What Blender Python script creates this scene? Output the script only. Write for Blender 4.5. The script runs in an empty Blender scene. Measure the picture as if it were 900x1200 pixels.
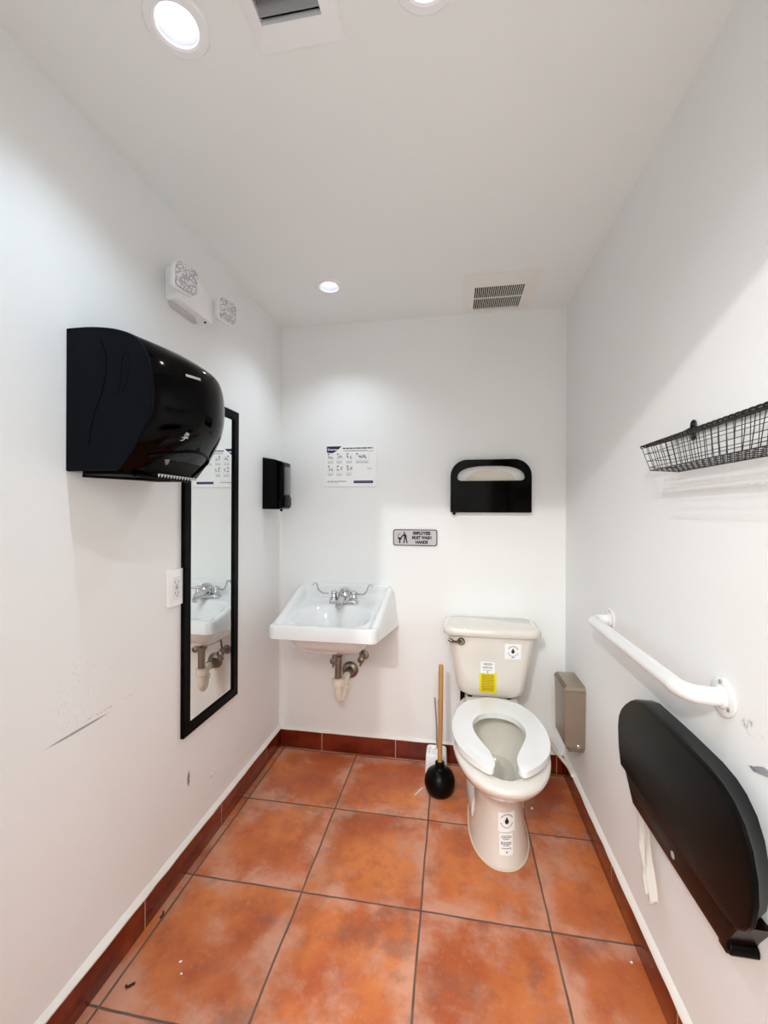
import bpy, bmesh, math, random
from math import sin, cos, pi, radians
from mathutils import Vector, Matrix

random.seed(7)
SC = bpy.context.scene
COL = SC.collection
W, CH = 1.520, 2.347          # room width and ceiling height (metres)
DOORY = -2.10                 # inner face of the wall with the door opening

# ------------------------------------------------------------------ materials
def lin(c):
    return tuple((v / 12.92 if v <= .04045 else ((v + .055) / 1.055) ** 2.4) for v in c)

def rgb(r, g, b):
    return lin((r / 255, g / 255, b / 255)) + (1,)

MATS = {}
def mat(name, col, rough=.5, metal=0., coat=0., trans=0., ior=1.45, spec=.5, bump=None, emit=None):
    if name in MATS:
        return MATS[name]
    m = bpy.data.materials.new(name); m.use_nodes = True
    nt = m.node_tree; b = nt.nodes['Principled BSDF']
    b.inputs['Base Color'].default_value = col
    b.inputs['Roughness'].default_value = rough
    b.inputs['Metallic'].default_value = metal
    b.inputs['Coat Weight'].default_value = coat
    b.inputs['Coat Roughness'].default_value = .08
    b.inputs['Transmission Weight'].default_value = trans
    b.inputs['IOR'].default_value = ior
    b.inputs['Specular IOR Level'].default_value = spec
    if emit:
        b.inputs['Emission Color'].default_value = emit[0]
        b.inputs['Emission Strength'].default_value = emit[1]
    if bump:
        sc, st, dist = bump
        tc = nt.nodes.new('ShaderNodeTexCoord')
        n = nt.nodes.new('ShaderNodeTexNoise'); n.inputs['Scale'].default_value = sc; n.inputs['Detail'].default_value = 3
        nt.links.new(tc.outputs['Object'], n.inputs['Vector'])
        bp = nt.nodes.new('ShaderNodeBump'); bp.inputs['Strength'].default_value = st; bp.inputs['Distance'].default_value = dist
        nt.links.new(n.outputs['Fac'], bp.inputs['Height'])
        nt.links.new(bp.outputs['Normal'], b.inputs['Normal'])
    MATS[name] = m
    return m

class NT:
    """small helper for node graphs"""
    def __init__(s, m):
        s.nt = m.node_tree; s.b = s.nt.nodes['Principled BSDF']
    def n(s, t, **kw):
        x = s.nt.nodes.new(t)
        for k, v in kw.items(): setattr(x, k, v)
        return x
    def l(s, a, b): s.nt.links.new(a, b)
    def m(s, op, a, b=None, c=None, clamp=False):
        x = s.n('ShaderNodeMath', operation=op); x.use_clamp = clamp
        for i, v in enumerate((a, b, c)):
            if v is None: continue
            if isinstance(v, (int, float)): x.inputs[i].default_value = v
            else: s.l(v, x.inputs[i])
        return x.outputs[0]
    def mr(s, v, a, b, c=0., d=1., smooth=True):
        x = s.n('ShaderNodeMapRange', interpolation_type='SMOOTHSTEP' if smooth else 'LINEAR')
        s.l(v, x.inputs[0])
        for i, q in enumerate((a, b, c, d)): x.inputs[i + 1].default_value = q
        return x.outputs[0]
    def mix(s, f, a, b):
        x = s.n('ShaderNodeMix', data_type='RGBA')
        if isinstance(f, (int, float)): x.inputs[0].default_value = f
        else: s.l(f, x.inputs[0])
        for i, v in ((6, a), (7, b)):
            if isinstance(v, tuple): x.inputs[i].default_value = v
            else: s.l(v, x.inputs[i])
        return x.outputs[2]
    def noise(s, vec, sc, det=4., rough=.55, off=None):
        if off is not None:
            a = s.n('ShaderNodeVectorMath', operation='ADD'); s.l(vec, a.inputs[0]); a.inputs[1].default_value = off; vec = a.outputs[0]
        x = s.n('ShaderNodeTexNoise'); x.inputs['Scale'].default_value = sc; x.inputs['Detail'].default_value = det
        x.inputs['Roughness'].default_value = rough
        s.l(vec, x.inputs['Vector']); return x.outputs['Fac']

def painted_wall(name, col, marks=()):
    """white paint with a light roller texture; marks = scuffs with their own place: (x,y,z,rx,ry,rz,scale,thr,colour)"""
    m = mat(name, col, .62)
    g = NT(m)
    geo = g.n('ShaderNodeNewGeometry'); P = geo.outputs['Position']
    base = col
    n1 = g.noise(P, 2.2, 2)
    c = g.mix(g.mr(n1, .3, .7), tuple(v * .985 for v in col[:3]) + (1,), col)
    for (x, y, z, rx, ry, rz, sc, lo, hi, mc, am) in marks:
        s_ = g.n('ShaderNodeVectorMath', operation='SUBTRACT'); g.l(P, s_.inputs[0]); s_.inputs[1].default_value = (x, y, z)
        d = g.n('ShaderNodeVectorMath', operation='DIVIDE'); g.l(s_.outputs[0], d.inputs[0]); d.inputs[1].default_value = (rx, ry, rz)
        ln = g.n('ShaderNodeVectorMath', operation='LENGTH'); g.l(d.outputs[0], ln.inputs[0])
        mask = g.mr(ln.outputs['Value'], .5, 1., 1., 0.)
        st = g.n('ShaderNodeVectorMath', operation='MULTIPLY'); g.l(P, st.inputs[0]); st.inputs[1].default_value = (1, 1, .45)
        nn = g.noise(st.outputs[0], sc, 5, .7)
        k = g.m('MULTIPLY', g.mr(nn, lo, hi), mask)
        k = g.m('MULTIPLY', k, am)
        c = g.mix(k, c, mc)
    g.l(c, g.b.inputs['Base Color'])
    b1 = g.noise(P, 170, 2)
    b2 = g.noise(P, 9, 3)
    h = g.m('ADD', g.m('MULTIPLY', b1, .25), g.m('MULTIPLY', b2, 1.2))
    bp = g.n('ShaderNodeBump'); bp.inputs['Strength'].default_value = .35; bp.inputs['Distance'].default_value = .003
    g.l(h, bp.inputs['Height']); g.l(bp.outputs['Normal'], g.b.inputs['Normal'])
    return m

def terracotta_floor():
    m = mat('terracotta floor tile', rgb(190, 100, 55), .38)
    g = NT(m)
    geo = g.n('ShaderNodeNewGeometry'); P = geo.outputs['Position']
    sp = g.n('ShaderNodeSeparateXYZ'); g.l(P, sp.inputs[0])
    S = .410
    wob = g.m('MULTIPLY', g.m('SUBTRACT', g.noise(P, 5, 2), .5), .008)
    u = g.m('DIVIDE', g.m('ADD', g.m('SUBTRACT', sp.outputs[0], .450), wob), S)
    v = g.m('DIVIDE', g.m('ADD', g.m('SUBTRACT', sp.outputs[1], -.435), wob), S)
    fu = g.m('FRACT', g.m('ADD', u, 20)); fv = g.m('FRACT', g.m('ADD', v, 20))
    iu = g.m('FLOOR', g.m('ADD', u, 20)); iv = g.m('FLOOR', g.m('ADD', v, 20))
    du = g.m('MINIMUM', fu, g.m('SUBTRACT', 1., fu)); dv = g.m('MINIMUM', fv, g.m('SUBTRACT', 1., fv))
    d = g.m('MULTIPLY', g.m('MINIMUM', du, dv), S)
    grout = g.mr(d, .0022, .0042, 1., 0.)
    cv = g.n('ShaderNodeCombineXYZ'); g.l(iu, cv.inputs[0]); g.l(iv, cv.inputs[1])
    wn = g.n('ShaderNodeTexWhiteNoise', noise_dimensions='3D'); g.l(cv.outputs[0], wn.inputs['Vector'])
    tv = wn.outputs['Value']
    # per tile offset of the clouding
    sh = g.n('ShaderNodeVectorMath', operation='MULTIPLY_ADD'); g.l(wn.outputs['Color'], sh.inputs[0])
    sh.inputs[1].default_value = (7, 7, 7); g.l(P, sh.inputs[2])
    PT = sh.outputs[0]
    n1 = g.noise(PT, 5.5, 5, .62); n2 = g.noise(PT, 15, 5, .65, (3, 1, 2)); n3 = g.noise(PT, 3.2, 3, .5, (9, 4, 1)); n4 = g.noise(PT, 60, 3, .6)
    base = g.mix(g.mr(n3, .3, .7), rgb(178, 88, 50), rgb(216, 128, 72))
    base = g.mix(g.m('MULTIPLY', g.mr(n2, .42, .75), .6), base, rgb(158, 76, 50))
    # lime bloom: stronger towards the tile edges
    edge = g.mr(d, 0., .10, 1., .0)
    bl = g.m('ADD', n1, g.m('MULTIPLY', edge, .17))
    bl = g.m('ADD', bl, g.m('MULTIPLY', g.m('SUBTRACT', n2, .5), .35))
    bloom = g.m('MULTIPLY', g.mr(bl, .50, .78), .78)
    base = g.mix(bloom, base, rgb(214, 160, 136))
    dk = g.m('MULTIPLY', g.mr(g.m('ADD', g.noise(PT, 7, 4, .6, (5, 5, 8)), g.m('MULTIPLY', edge, .05)), .56, .74), .5)
    base = g.mix(dk, base, rgb(128, 88, 78))
    base = g.mix(g.m('MULTIPLY', g.mr(n4, .55, .8), .22), base, rgb(226, 168, 130))
    hs = g.n('ShaderNodeHueSaturation'); g.l(base, hs.inputs['Color'])
    g.l(g.mr(tv, 0, 1, .90, 1.08, False), hs.inputs['Value'])
    hs.inputs['Saturation'].default_value = 1.0
    gc = g.mix(g.noise(P, 12, 3), rgb(70, 54, 50), rgb(132, 106, 92))
    col = g.mix(grout, hs.outputs[0], gc)
    g.l(col, g.b.inputs['Base Color'])
    g.l(g.m('ADD', g.mr(n1, .3, .7, .30, .48), g.m('MULTIPLY', grout, .4)), g.b.inputs['Roughness'])
    hgt = g.m('ADD', g.m('MULTIPLY', grout, -1.), g.m('MULTIPLY', n2, .25))
    bp = g.n('ShaderNodeBump'); bp.inputs['Strength'].default_value = .5; bp.inputs['Distance'].default_value = .0022
    g.l(hgt, bp.inputs['Height']); g.l(bp.outputs['Normal'], g.b.inputs['Normal'])
    return m

def baseboard_mat(name, joints, axis):
    m = mat(name, rgb(128, 44, 22), .22, coat=.3)
    g = NT(m)
    geo = g.n('ShaderNodeNewGeometry'); P = geo.outputs['Position']
    sp = g.n('ShaderNodeSeparateXYZ'); g.l(P, sp.inputs[0])
    q = sp.outputs[axis]
    gr = None
    for j in joints:
        e = g.mr(g.m('ABSOLUTE', g.m('SUBTRACT', q, j)), .0014, .0024, 1., 0.)
        gr = e if gr is None else g.m('MAXIMUM', gr, e)
    c = g.mix(g.mr(g.noise(P, 6, 4), .3, .7), rgb(88, 22, 10), rgb(128, 46, 22))
    c = g.mix(gr, c, rgb(196, 160, 138))
    g.l(c, g.b.inputs['Base Color'])
    bp = g.n('ShaderNodeBump'); bp.inputs['Strength'].default_value = .5; bp.inputs['Distance'].default_value = .0015
    g.l(g.m('MULTIPLY', gr, -1.), bp.inputs['Height']); g.l(bp.outputs['Normal'], g.b.inputs['Normal'])
    return m

SCR = rgb(110, 108, 108)
WALLC = (.885, .895, .892, 1)
M_WL = painted_wall('wall paint left', WALLC, marks=[
    (0, -1.290, .835, .05, .085, .13, 190, .58, .66, SCR, .38),
    (0, -1.20, .93, .05, .14, .18, 150, .64, .70, SCR, .3),
    (0, -1.275, .741, .05, .11, .0045, 60, .30, .45, SCR, .7),
    (0, -1.17, .755, .05, .12, .003, 60, .45, .6, SCR, .45),
    (0, -.818, .325, .05, .010, .035, 70, .35, .5, rgb(120, 104, 96), .9),
    (0, -.655, .250, .05, .035, .016, 110, .45, .55, rgb(250, 250, 250), 1.),
    (0, -.66, .243, .05, .035, .014, 150, .55, .6, rgb(120, 110, 104), .8),
    (0, -1.05, .55, .05, .25, .2, 60, .70, .74, SCR, .25)])
M_WR = painted_wall('wall paint right', WALLC, marks=[
    (W, -1.325, .905, .05, .035, .018, 60, .48, .62, rgb(120, 120, 122), .6),
    (W, -.8, .75, .05, .35, .15, 60, .68, .73, SCR, .25)])
M_WB = painted_wall('wall paint back', WALLC)
M_CEIL = painted_wall('ceiling paint', (.90, .925, .915, 1))
M_HALLF = mat('pale hall floor', (.62, .63, .64, 1), .5)
M_FLOOR = terracotta_floor()
M_CAULK = mat('white caulk', rgb(240, 238, 232), .45)
M_PORC = mat('sink porcelain', rgb(234, 235, 235), .09, coat=.6)
M_TOIL = mat('toilet porcelain', rgb(227, 221, 213), .10, coat=.6)
M_SEAT = mat('white seat plastic', rgb(238, 238, 238), .16, coat=.3)
M_CHROME = mat('chrome', rgb(205, 205, 208), .09, 1.)
M_DULLCH = mat('worn chrome', rgb(140, 132, 122), .3, 1.)
M_PVC = mat('white pipe plastic', rgb(236, 228, 214), .3)
M_BLACK = mat('black gloss plastic', rgb(1, 1, 1), .10, spec=.13)
M_BLUEBLK = mat('black satin plastic', rgb(5, 9, 17), .45, spec=.09)
M_MATBLK = mat('black matte plastic', rgb(2, 2, 2), .42, spec=.08)
M_TPBLK = mat('charcoal textured plastic', rgb(4, 4, 4), .34, spec=.12)
M_SMOKE = mat('smoked brown plastic', rgb(22, 9, 6), .22, spec=.18)
M_SMOKED = mat('smoked dark plastic', rgb(4, 2, 1), .10, spec=.07)
M_RUBBER = mat('black rubber', rgb(2, 2, 2), .30, spec=.16)
M_WOOD = mat('pale wooden dowel', rgb(184, 136, 78), .5, bump=(40, .2, .001))
M_STEEL = mat('brushed stainless steel', rgb(172, 160, 145), .3, .95, bump=(300, .06, .0005))
M_WHT = mat('white plastic', rgb(249, 249, 251), .25)
M_WHTM = mat('white enamel', rgb(232, 232, 232), .2, coat=.4)
M_VENT = mat('cream vent plastic', rgb(242, 240, 234), .45)
M_GREY = mat('grey louvre metal', rgb(150, 150, 154), .4)
M_DARK = mat('dark void', rgb(22, 20, 22), .8)
M_PAPER = mat('white paper', rgb(246, 246, 246), .7)
M_CREAM = mat('cream tissue', rgb(232, 226, 210), .8)
M_NAVY = mat('navy ink', rgb(22, 20, 78), .6)
M_INK = mat('black ink', rgb(26, 26, 30), .6)
M_GREYINK = mat('grey ink', rgb(132, 134, 140), .6)
M_SIGN = mat('silver sign face', rgb(186, 182, 184), .4, .3)
M_YEL = mat('yellow sticker', rgb(236, 214, 0), .4)
M_OLIVE = mat('olive ink', rgb(150, 120, 6), .5)
M_SILV = mat('silver foil', rgb(205, 205, 205), .3, .7)
M_WIRE = mat('black wire', rgb(22, 20, 20), .35, .3)
M_WATER = mat('bowl water', rgb(214, 216, 200), .03)
M_WATER.node_tree.nodes['Principled BSDF'].inputs['Alpha'].default_value = .16
M_HOLE = mat('white can reflector', rgb(225, 228, 238), .35)
M_LENS = mat('lit lamp lens', (1, 1, 1, 1), .4, emit=((.93, .95, 1, 1), 5.))
M_MIRROR = mat('mirror silver', (.90, .93, .92, 1), .0, 1.)
M_CLEAR = mat('clear prismatic lens', rgb(214, 214, 218), .12, .25, coat=.6)

def prism_lens():
    g = NT(M_CLEAR)
    tc = g.n('ShaderNodeTexCoord')
    v = g.n('ShaderNodeTexVoronoi'); v.inputs['Scale'].default_value = 120
    g.l(tc.outputs['Object'], v.inputs['Vector'])
    g.l(g.mix(g.mr(v.outputs['Distance'], .25, .6), rgb(250, 250, 252), rgb(190, 190, 196)), g.b.inputs['Base Color'])
    bp = g.n('ShaderNodeBump'); bp.inputs['Strength'].default_value = .8; bp.inputs['Distance'].default_value = .004
    g.l(v.outputs['Distance'], bp.inputs['Height']); g.l(bp.outputs['Normal'], g.b.inputs['Normal'])
prism_lens()

def bowl_inside():
    m = mat('bowl inside porcelain', rgb(226, 222, 212), .1, coat=.5)
    g = NT(m)
    geo = g.n('ShaderNodeNewGeometry'); P = geo.outputs['Position']
    s_ = g.n('ShaderNodeVectorMath', operation='SUBTRACT'); g.l(P, s_.inputs[0]); s_.inputs[1].default_value = (1.165, -.50, .26)
    d = g.n('ShaderNodeVectorMath', operation='DIVIDE'); g.l(s_.outputs[0], d.inputs[0]); d.inputs[1].default_value = (.05, .10, .12)
    ln = g.n('ShaderNodeVectorMath', operation='LENGTH'); g.l(d.outputs[0], ln.inputs[0])
    mask = g.m('MULTIPLY', g.mr(ln.outputs['Value'], .3, 1.05, 1., 0.), g.mr(g.noise(P, 38, 5, .7), .35, .62))
    g.l(g.mix(g.m('MULTIPLY', mask, .75), rgb(226, 222, 212), rgb(178, 158, 96)), g.b.inputs['Base Color'])
    return m
M_BOWLIN = bowl_inside()

# ------------------------------------------------------------------ mesh helpers
def finish(name, bm, m, parent=None, ang=35, smooth=True, normals=True):
    if normals:
        bmesh.ops.recalc_face_normals(bm, faces=bm.faces[:])
    me = bpy.data.meshes.new(name); bm.to_mesh(me); bm.free()
    if smooth:
        me.shade_smooth(); me.set_sharp_from_angle(angle=radians(ang))
    ms = m if isinstance(m, (list, tuple)) else [m]
    for x in ms: me.materials.append(x)
    o = bpy.data.objects.new(name, me); COL.objects.link(o)
    if parent is not None:
        o.parent = parent
        # geometry is authored in world space: move it into the parent's space
        inv = Matrix.Translation(parent_world(parent)).inverted()
        me.transform(inv)
    return o

def parent_world(o):
    v = Vector(o.location)
    while o.parent is not None:
        o = o.parent; v = v + Vector(o.location)
    return v

def thing(name, label, cat, loc, group=None):
    o = bpy.data.objects.new(name, None); COL.objects.link(o)
    o.location = loc; o.empty_display_size = .03
    o['label'] = label; o['category'] = cat
    if group: o['group'] = group
    return o

def tag(o, label, cat, group=None):
    o['label'] = label; o['category'] = cat
    if group: o['group'] = group
    # put the origin at the geometry
    return o

def struct(name, bm, m, ang=35):
    o = finish(name, bm, m, None, ang); o['kind'] = 'structure'; return o

def B(): return bmesh.new()

def box(bm, x0, x1, y0, y1, z0, z1, bev=0., seg=2):
    g = bmesh.ops.create_cube(bm, size=1.)
    vs = g['verts']
    for v in vs:
        v.co = Vector(((x0 + x1) / 2 + v.co.x * (x1 - x0), (y0 + y1) / 2 + v.co.y * (y1 - y0), (z0 + z1) / 2 + v.co.z * (z1 - z0)))
    if bev > 0:
        es = set(e for v in vs for e in v.link_edges)
        bmesh.ops.bevel(bm, geom=list(es), offset=bev, segments=seg, profile=.5, affect='EDGES', clamp_overlap=True)
    return bm

def loft(bm, loops, cap0=True, cap1=True, closed=True):
    rows = [[bm.verts.new(p) for p in L] for L in loops]
    n = len(rows[0])
    for a, b in zip(rows, rows[1:]):
        for i in range(n if closed else n - 1):
            j = (i + 1) % n
            bm.faces.new((a[i], a[j], b[j], b[i]))
    if cap0: bm.faces.new(rows[0][::-1])
    if cap1: bm.faces.new(rows[-1])
    return rows

def frame_at(t, ref=None):
    t = t.normalized()
    up = ref if ref is not None and abs(ref.dot(t)) < .99 else (Vector((0, 0, 1)) if abs(t.z) < .9 else Vector((1, 0, 0)))
    a = t.cross(up).normalized(); b = t.cross(a).normalized()
    return a, b

def smooth_path(pts, n=6, closed=False):
    P = [Vector(p) for p in pts]; out = []
    N = len(P)
    rng = range(N if closed else N - 1)
    for i in rng:
        if closed:
            p0, p1, p2, p3 = P[(i - 1) % N], P[i], P[(i + 1) % N], P[(i + 2) % N]
        else:
            p0 = P[max(i - 1, 0)]; p1 = P[i]; p2 = P[i + 1]; p3 = P[min(i + 2, N - 1)]
        for k in range(n):
            t = k / n
            out.append(.5 * ((2 * p1) + (-p0 + p2) * t + (2 * p0 - 5 * p1 + 4 * p2 - p3) * t * t + (-p0 + 3 * p1 - 3 * p2 + p3) * t ** 3))
    if not closed: out.append(P[-1])
    return out

def tube(bm, pts, r, seg=12, caps=True, closed=False):
    P = [Vector(p) for p in pts]
    R = r if isinstance(r, (list, tuple)) else [r] * len(P)
    loops = []; prev = None; n = len(P)
    for i, p in enumerate(P):
        if closed: t = P[(i + 1) % n] - P[(i - 1) % n]
        elif i == 0: t = P[1] - P[0]
        elif i == n - 1: t = P[-1] - P[-2]
        else: t = P[i + 1] - P[i - 1]
        t.normalize()
        if prev is None: a, b = frame_at(t)
        else:
            a = (prev - t * prev.dot(t)).normalized(); b = t.cross(a)
        prev = a
        loops.append([p + (a * cos(2 * pi * k / seg) + b * sin(2 * pi * k / seg)) * R[i] for k in range(seg)])
    if closed:
        loops.append(loops[0])
        rows = [[bm.verts.new(q) for q in L] for L in loops[:-1]]
        for i in range(len(rows)):
            a_, b_ = rows[i], rows[(i + 1) % len(rows)]
            for k in range(seg):
                bm.faces.new((a_[k], a_[(k + 1) % seg], b_[(k + 1) % seg], b_[k]))
    else:
        loft(bm, loops, caps, caps)
    return bm

def lathe(bm, prof, c, seg=32, axis='z', caps=True):
    """prof: (radius, height) pairs"""
    c = Vector(c); loops = []
    for r, h in prof:
        r = max(r, 1e-4)
        L = []
        for k in range(seg):
            a = 2 * pi * k / seg
            if axis == 'z': p = Vector((r * cos(a), r * sin(a), h))
            elif axis == 'x': p = Vector((h, r * cos(a), r * sin(a)))
            else: p = Vector((r * cos(a), h, r * sin(a)))
            L.append(c + p)
        loops.append(L)
    loft(bm, loops, caps, caps)
    return bm

def prism(bm, outline, mp, d0, d1, bev=0., seg=2, front=1):
    """outline: 2D points; mp(u, v, d) -> world point; extruded from d0 to d1; bev rounds the rim at d1"""
    A = [bm.verts.new(mp(u, v, d0)) for u, v in outline]
    Bv = [bm.verts.new(mp(u, v, d1)) for u, v in outline]
    n = len(outline)
    bm.faces.new(A[::-1]); bm.faces.new(Bv)
    es = []
    for i in range(n):
        bm.faces.new((A[i], A[(i + 1) % n], Bv[(i + 1) % n], Bv[i]))
    if bev > 0:
        es = [bm.edges.get((Bv[i], Bv[(i + 1) % n])) for i in range(n)]
        bmesh.ops.bevel(bm, geom=es, offset=bev, segments=seg, profile=.5, affect='EDGES', clamp_overlap=True)
    return bm

def rrect(u0, u1, v0, v1, r, n=6):
    out = []
    rs = r if isinstance(r, (list, tuple)) else [r] * 4      # bl, br, tr, tl
    for (cu, cv, a0, rr) in ((u0 + rs[0], v0 + rs[0], 180, rs[0]), (u1 - rs[1], v0 + rs[1], 270, rs[1]), (u1 - rs[2], v1 - rs[2], 0, rs[2]), (u0 + rs[3], v1 - rs[3], 90, rs[3])):
        for k in range(n + 1):
            a = radians(a0 + 90 * k / n)
            out.append((cu + rr * cos(a), cv + rr * sin(a)))
    return out

def holed_plate(bm, outer, holes, mp, d0, d1):
    """flat plate with holes, thickness d0..d1"""
    def layer(d):
        loops = []; edges = []
        for L in [outer] + list(holes):
            vs = [bm.verts.new(mp(u, v, d)) for u, v in L]
            loops.append(vs)
            for i in range(len(vs)): edges.append(bm.edges.new((vs[i], vs[(i + 1) % len(vs)])))
        bmesh.ops.triangle_fill(bm, use_beauty=True, use_dissolve=False, edges=edges)
        return loops
    a = layer(d0)
    if d1 is not None:
        b = layer(d1)
        for la, lb in zip(a, b):
            n = len(la)
            for i in range(n):
                bm.faces.new((la[i], la[(i + 1) % n], lb[(i + 1) % n], lb[i]))
    return bm

MB = lambda u, v, d: Vector((u, -d, v))          # on the back wall: d away from it
ML = lambda u, v, d: Vector((d, u, v))           # on the left wall (u = y)
MR = lambda u, v, d: Vector((W - d, u, v))       # on the right wall (u = y)
MC = lambda u, v, d: Vector((u, v, CH - d))      # on the ceiling
def circ(cx, cy, r, n=48): return [(cx + r * cos(2 * pi * k / n), cy + r * sin(2 * pi * k / n)) for k in range(n)]

def lettering(txt, size, x, z, y, m, parent, name='lettering', align='CENTER', bold=0., sx=1.):
    cu = bpy.data.curves.new(name, 'FONT'); cu.body = txt; cu.size = size
    cu.align_x = align; cu.align_y = 'CENTER'; cu.extrude = .0002; cu.offset = bold
    t = bpy.data.objects.new('tmp', cu); COL.objects.link(t)
    bpy.context.view_layer.update()
    dg = bpy.context.evaluated_depsgraph_get()
    me = bpy.data.meshes.new_from_object(t.evaluated_get(dg))
    bpy.data.objects.remove(t, do_unlink=True)
    me.transform(Matrix.Translation((x, y, z)) @ Matrix.Rotation(radians(90), 4, 'X') @ Matrix.Diagonal((sx, 1, 1, 1)))
    me.materials.clear(); me.materials.append(m)
    me.name = name
    o = bpy.data.objects.new(name, me); COL.objects.link(o); o.parent = parent
    me.transform(Matrix.Translation(parent_world(parent)).inverted())
    return o

# ------------------------------------------------------------------ room
LIGHTS = [(.377, -1.418), (.395, -.373), (.905, -1.418)]
R_OUT, R_CAN, R_LENS = .066, .045, .036

bm = B(); box(bm, -.12, W + .12, DOORY - .12, .0, -.06, 0.); struct('floor', bm, M_FLOOR)
bm = B(); box(bm, -.8, 2.4, -4.3, DOORY - .12, -.06, 0.); struct('floor_hall', bm, M_HALLF)
bm = B(); box(bm, -.12, 0, DOORY - .12, .12, 0, CH + .1); struct('wall_left', bm, M_WL)
bm = B(); box(bm, W, W + .12, DOORY - .12, .12, 0, CH + .1); struct('wall_right', bm, M_WR)
bm = B(); box(bm, 0, W, 0, .12, -.06, CH + .1); struct('wall_back', bm, M_WB)
# near wall with the door opening the photograph is taken through
bm = B()
holed_plate(bm, [(0, 0), (.47, 0), (.47, 2.042), (1.32, 2.042), (1.32, 0), (W, 0), (W, CH + .1), (0, CH + .1)], [], lambda u, v, d: Vector((u, d, v)), DOORY - .12, DOORY)
struct('wall_front', bm, M_WB)
# ceiling with holes for the cans and the supply register
VN = (.530, .724, -1.62, -1.338)
VI = (.560, .690, -1.590, -1.398)
bm = B()
holed_plate(bm, [(0, DOORY - .0), (W, DOORY - .0), (W, 0), (0, 0)],
            [circ(x, y, R_CAN + .003) for x, y in LIGHTS] + [[(VI[0], VI[2]), (VI[1], VI[2]), (VI[1], VI[3]), (VI[0], VI[3])]], MC, 0, -.02)
struct('ceiling', bm, M_CEIL)
# hallway behind the camera
bm = B(); box(bm, -.9, 2.5, -4.4, DOORY - .12, 2.40, 2.5); struct('ceiling_hall', bm, M_CEIL)
bm = B()
box(bm, -.9, -.8, -4.4, DOORY - .12, 0, 2.4); struct('wall_hall_left', bm, M_WB)
bm = B(); box(bm, 2.4, 2.5, -4.4, DOORY - .12, 0, 2.4); struct('wall_hall_right', bm, M_WB)
bm = B(); box(bm, -.8, 2.4, -4.4, -4.3, 0, 2.4); struct('wall_hall_back', bm, M_WB)
bm = B(); box(bm, -.8, -.12, DOORY - .13, DOORY - .05, 0, 2.4); struct('wall_hall_near_left', bm, M_WB)
bm = B(); box(bm, W + .12, 2.4, DOORY - .13, DOORY - .05, 0, 2.4); struct('wall_hall_near_right', bm, M_WB)

BH, BT = .098, .012
bm = B(); box(bm, 0, BT, DOORY, 0, 0, BH, .002); struct('baseboard_left', bm, baseboard_mat('red base tile left', [-.188, -.614, -1.051, -1.49], 1))
bm = B(); box(bm, W - BT, W, DOORY, 0, 0, BH, .002); struct('baseboard_right', bm, baseboard_mat('red base tile right', [-.045, -.233, -.660, -1.093, -1.53], 1))
bm = B(); box(bm, BT, W - BT, -BT, 0, 0, BH, .002); struct('baseboard_back', bm, baseboard_mat('red base tile back', [.253, .662, 1.075, 1.478], 0))

def bead(name, pts2, path, m=M_CAULK):
    """irregular caulk bead: cross-section pts2 (out, up) swept along path with a little wobble"""
    bm = B(); loops = []
    for (p, outd) in path:
        k = 1 + random.uniform(-.12, .12)
        loops.append([Vector(p) + Vector(outd) * a * k + Vector((0, 0, b * k)) for a, b in pts2])
    loft(bm, loops); return struct(name, bm, m)
ys = [DOORY + (0 - DOORY) * i / 40 for i in range(41)]
bead('trim_1', [(0, 0), (.014, 0), (.0145, .005), (.009, .012), (0, .019)], [((0, y, BH - .001), (1, 0, 0)) for y in ys])
bead('trim_2', [(0, 0), (.014, 0), (.013, .005), (.006, .012), (0, .018)], [((W, y, BH - .001), (-1, 0, 0)) for y in ys])
bead('trim_3', [(0, 0), (.013, 0), (.012, .003), (0, .010)], [((x * W / 30, 0, BH - .001), (0, -1, 0)) for x in range(31)])
# caulk line down the corner left of the sink
bm = B(); loft(bm, [[Vector((0, 0, z)), Vector((.009 + random.uniform(-.001, .001), 0, z)), Vector((.004, -.004, z)), Vector((0, -.009, z))] for z in [BH + i * (CH - .3 - BH) / 24 for i in range(25)]])
struct('trim_4', bm, M_CAULK)
# ------------------------------------------------------------------ ceiling cans
can_labels = ['large lit ceiling downlight nearest the left wall, beside the grey register',
              'lit ceiling downlight near the back left corner above the sink',
              'lit ceiling downlight at the top edge, across the register from the other near one']
for (x, y), lb in zip(LIGHTS, can_labels):
    t = thing('ceiling_downlight', lb, 'ceiling light', (x, y, CH), 'recessed ceiling downlights')
    bm = B()
    lathe(bm, [(R_CAN, 0.004), (R_CAN - .001, -.003), (R_CAN + .004, -.006), (R_OUT - .003, -.005), (R_OUT, -.001), (R_OUT, .0)], (x, y, CH), 48, caps=False)
    finish('trim_ring', bm, M_WHT, t)
    bm = B()
    lathe(bm, [(R_CAN, .004), (R_LENS + .001, .026), (R_LENS + .001, .034)], (x, y, CH), 48, caps=False)
    finish('reflector', bm, M_HOLE, t)
    bm = B()
    lathe(bm, [(R_LENS, .028), (R_LENS * .7, .0265), (.0001, .026)], (x, y, CH), 48, caps=False)
    finish('lens', bm, M_LENS, t)

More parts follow.
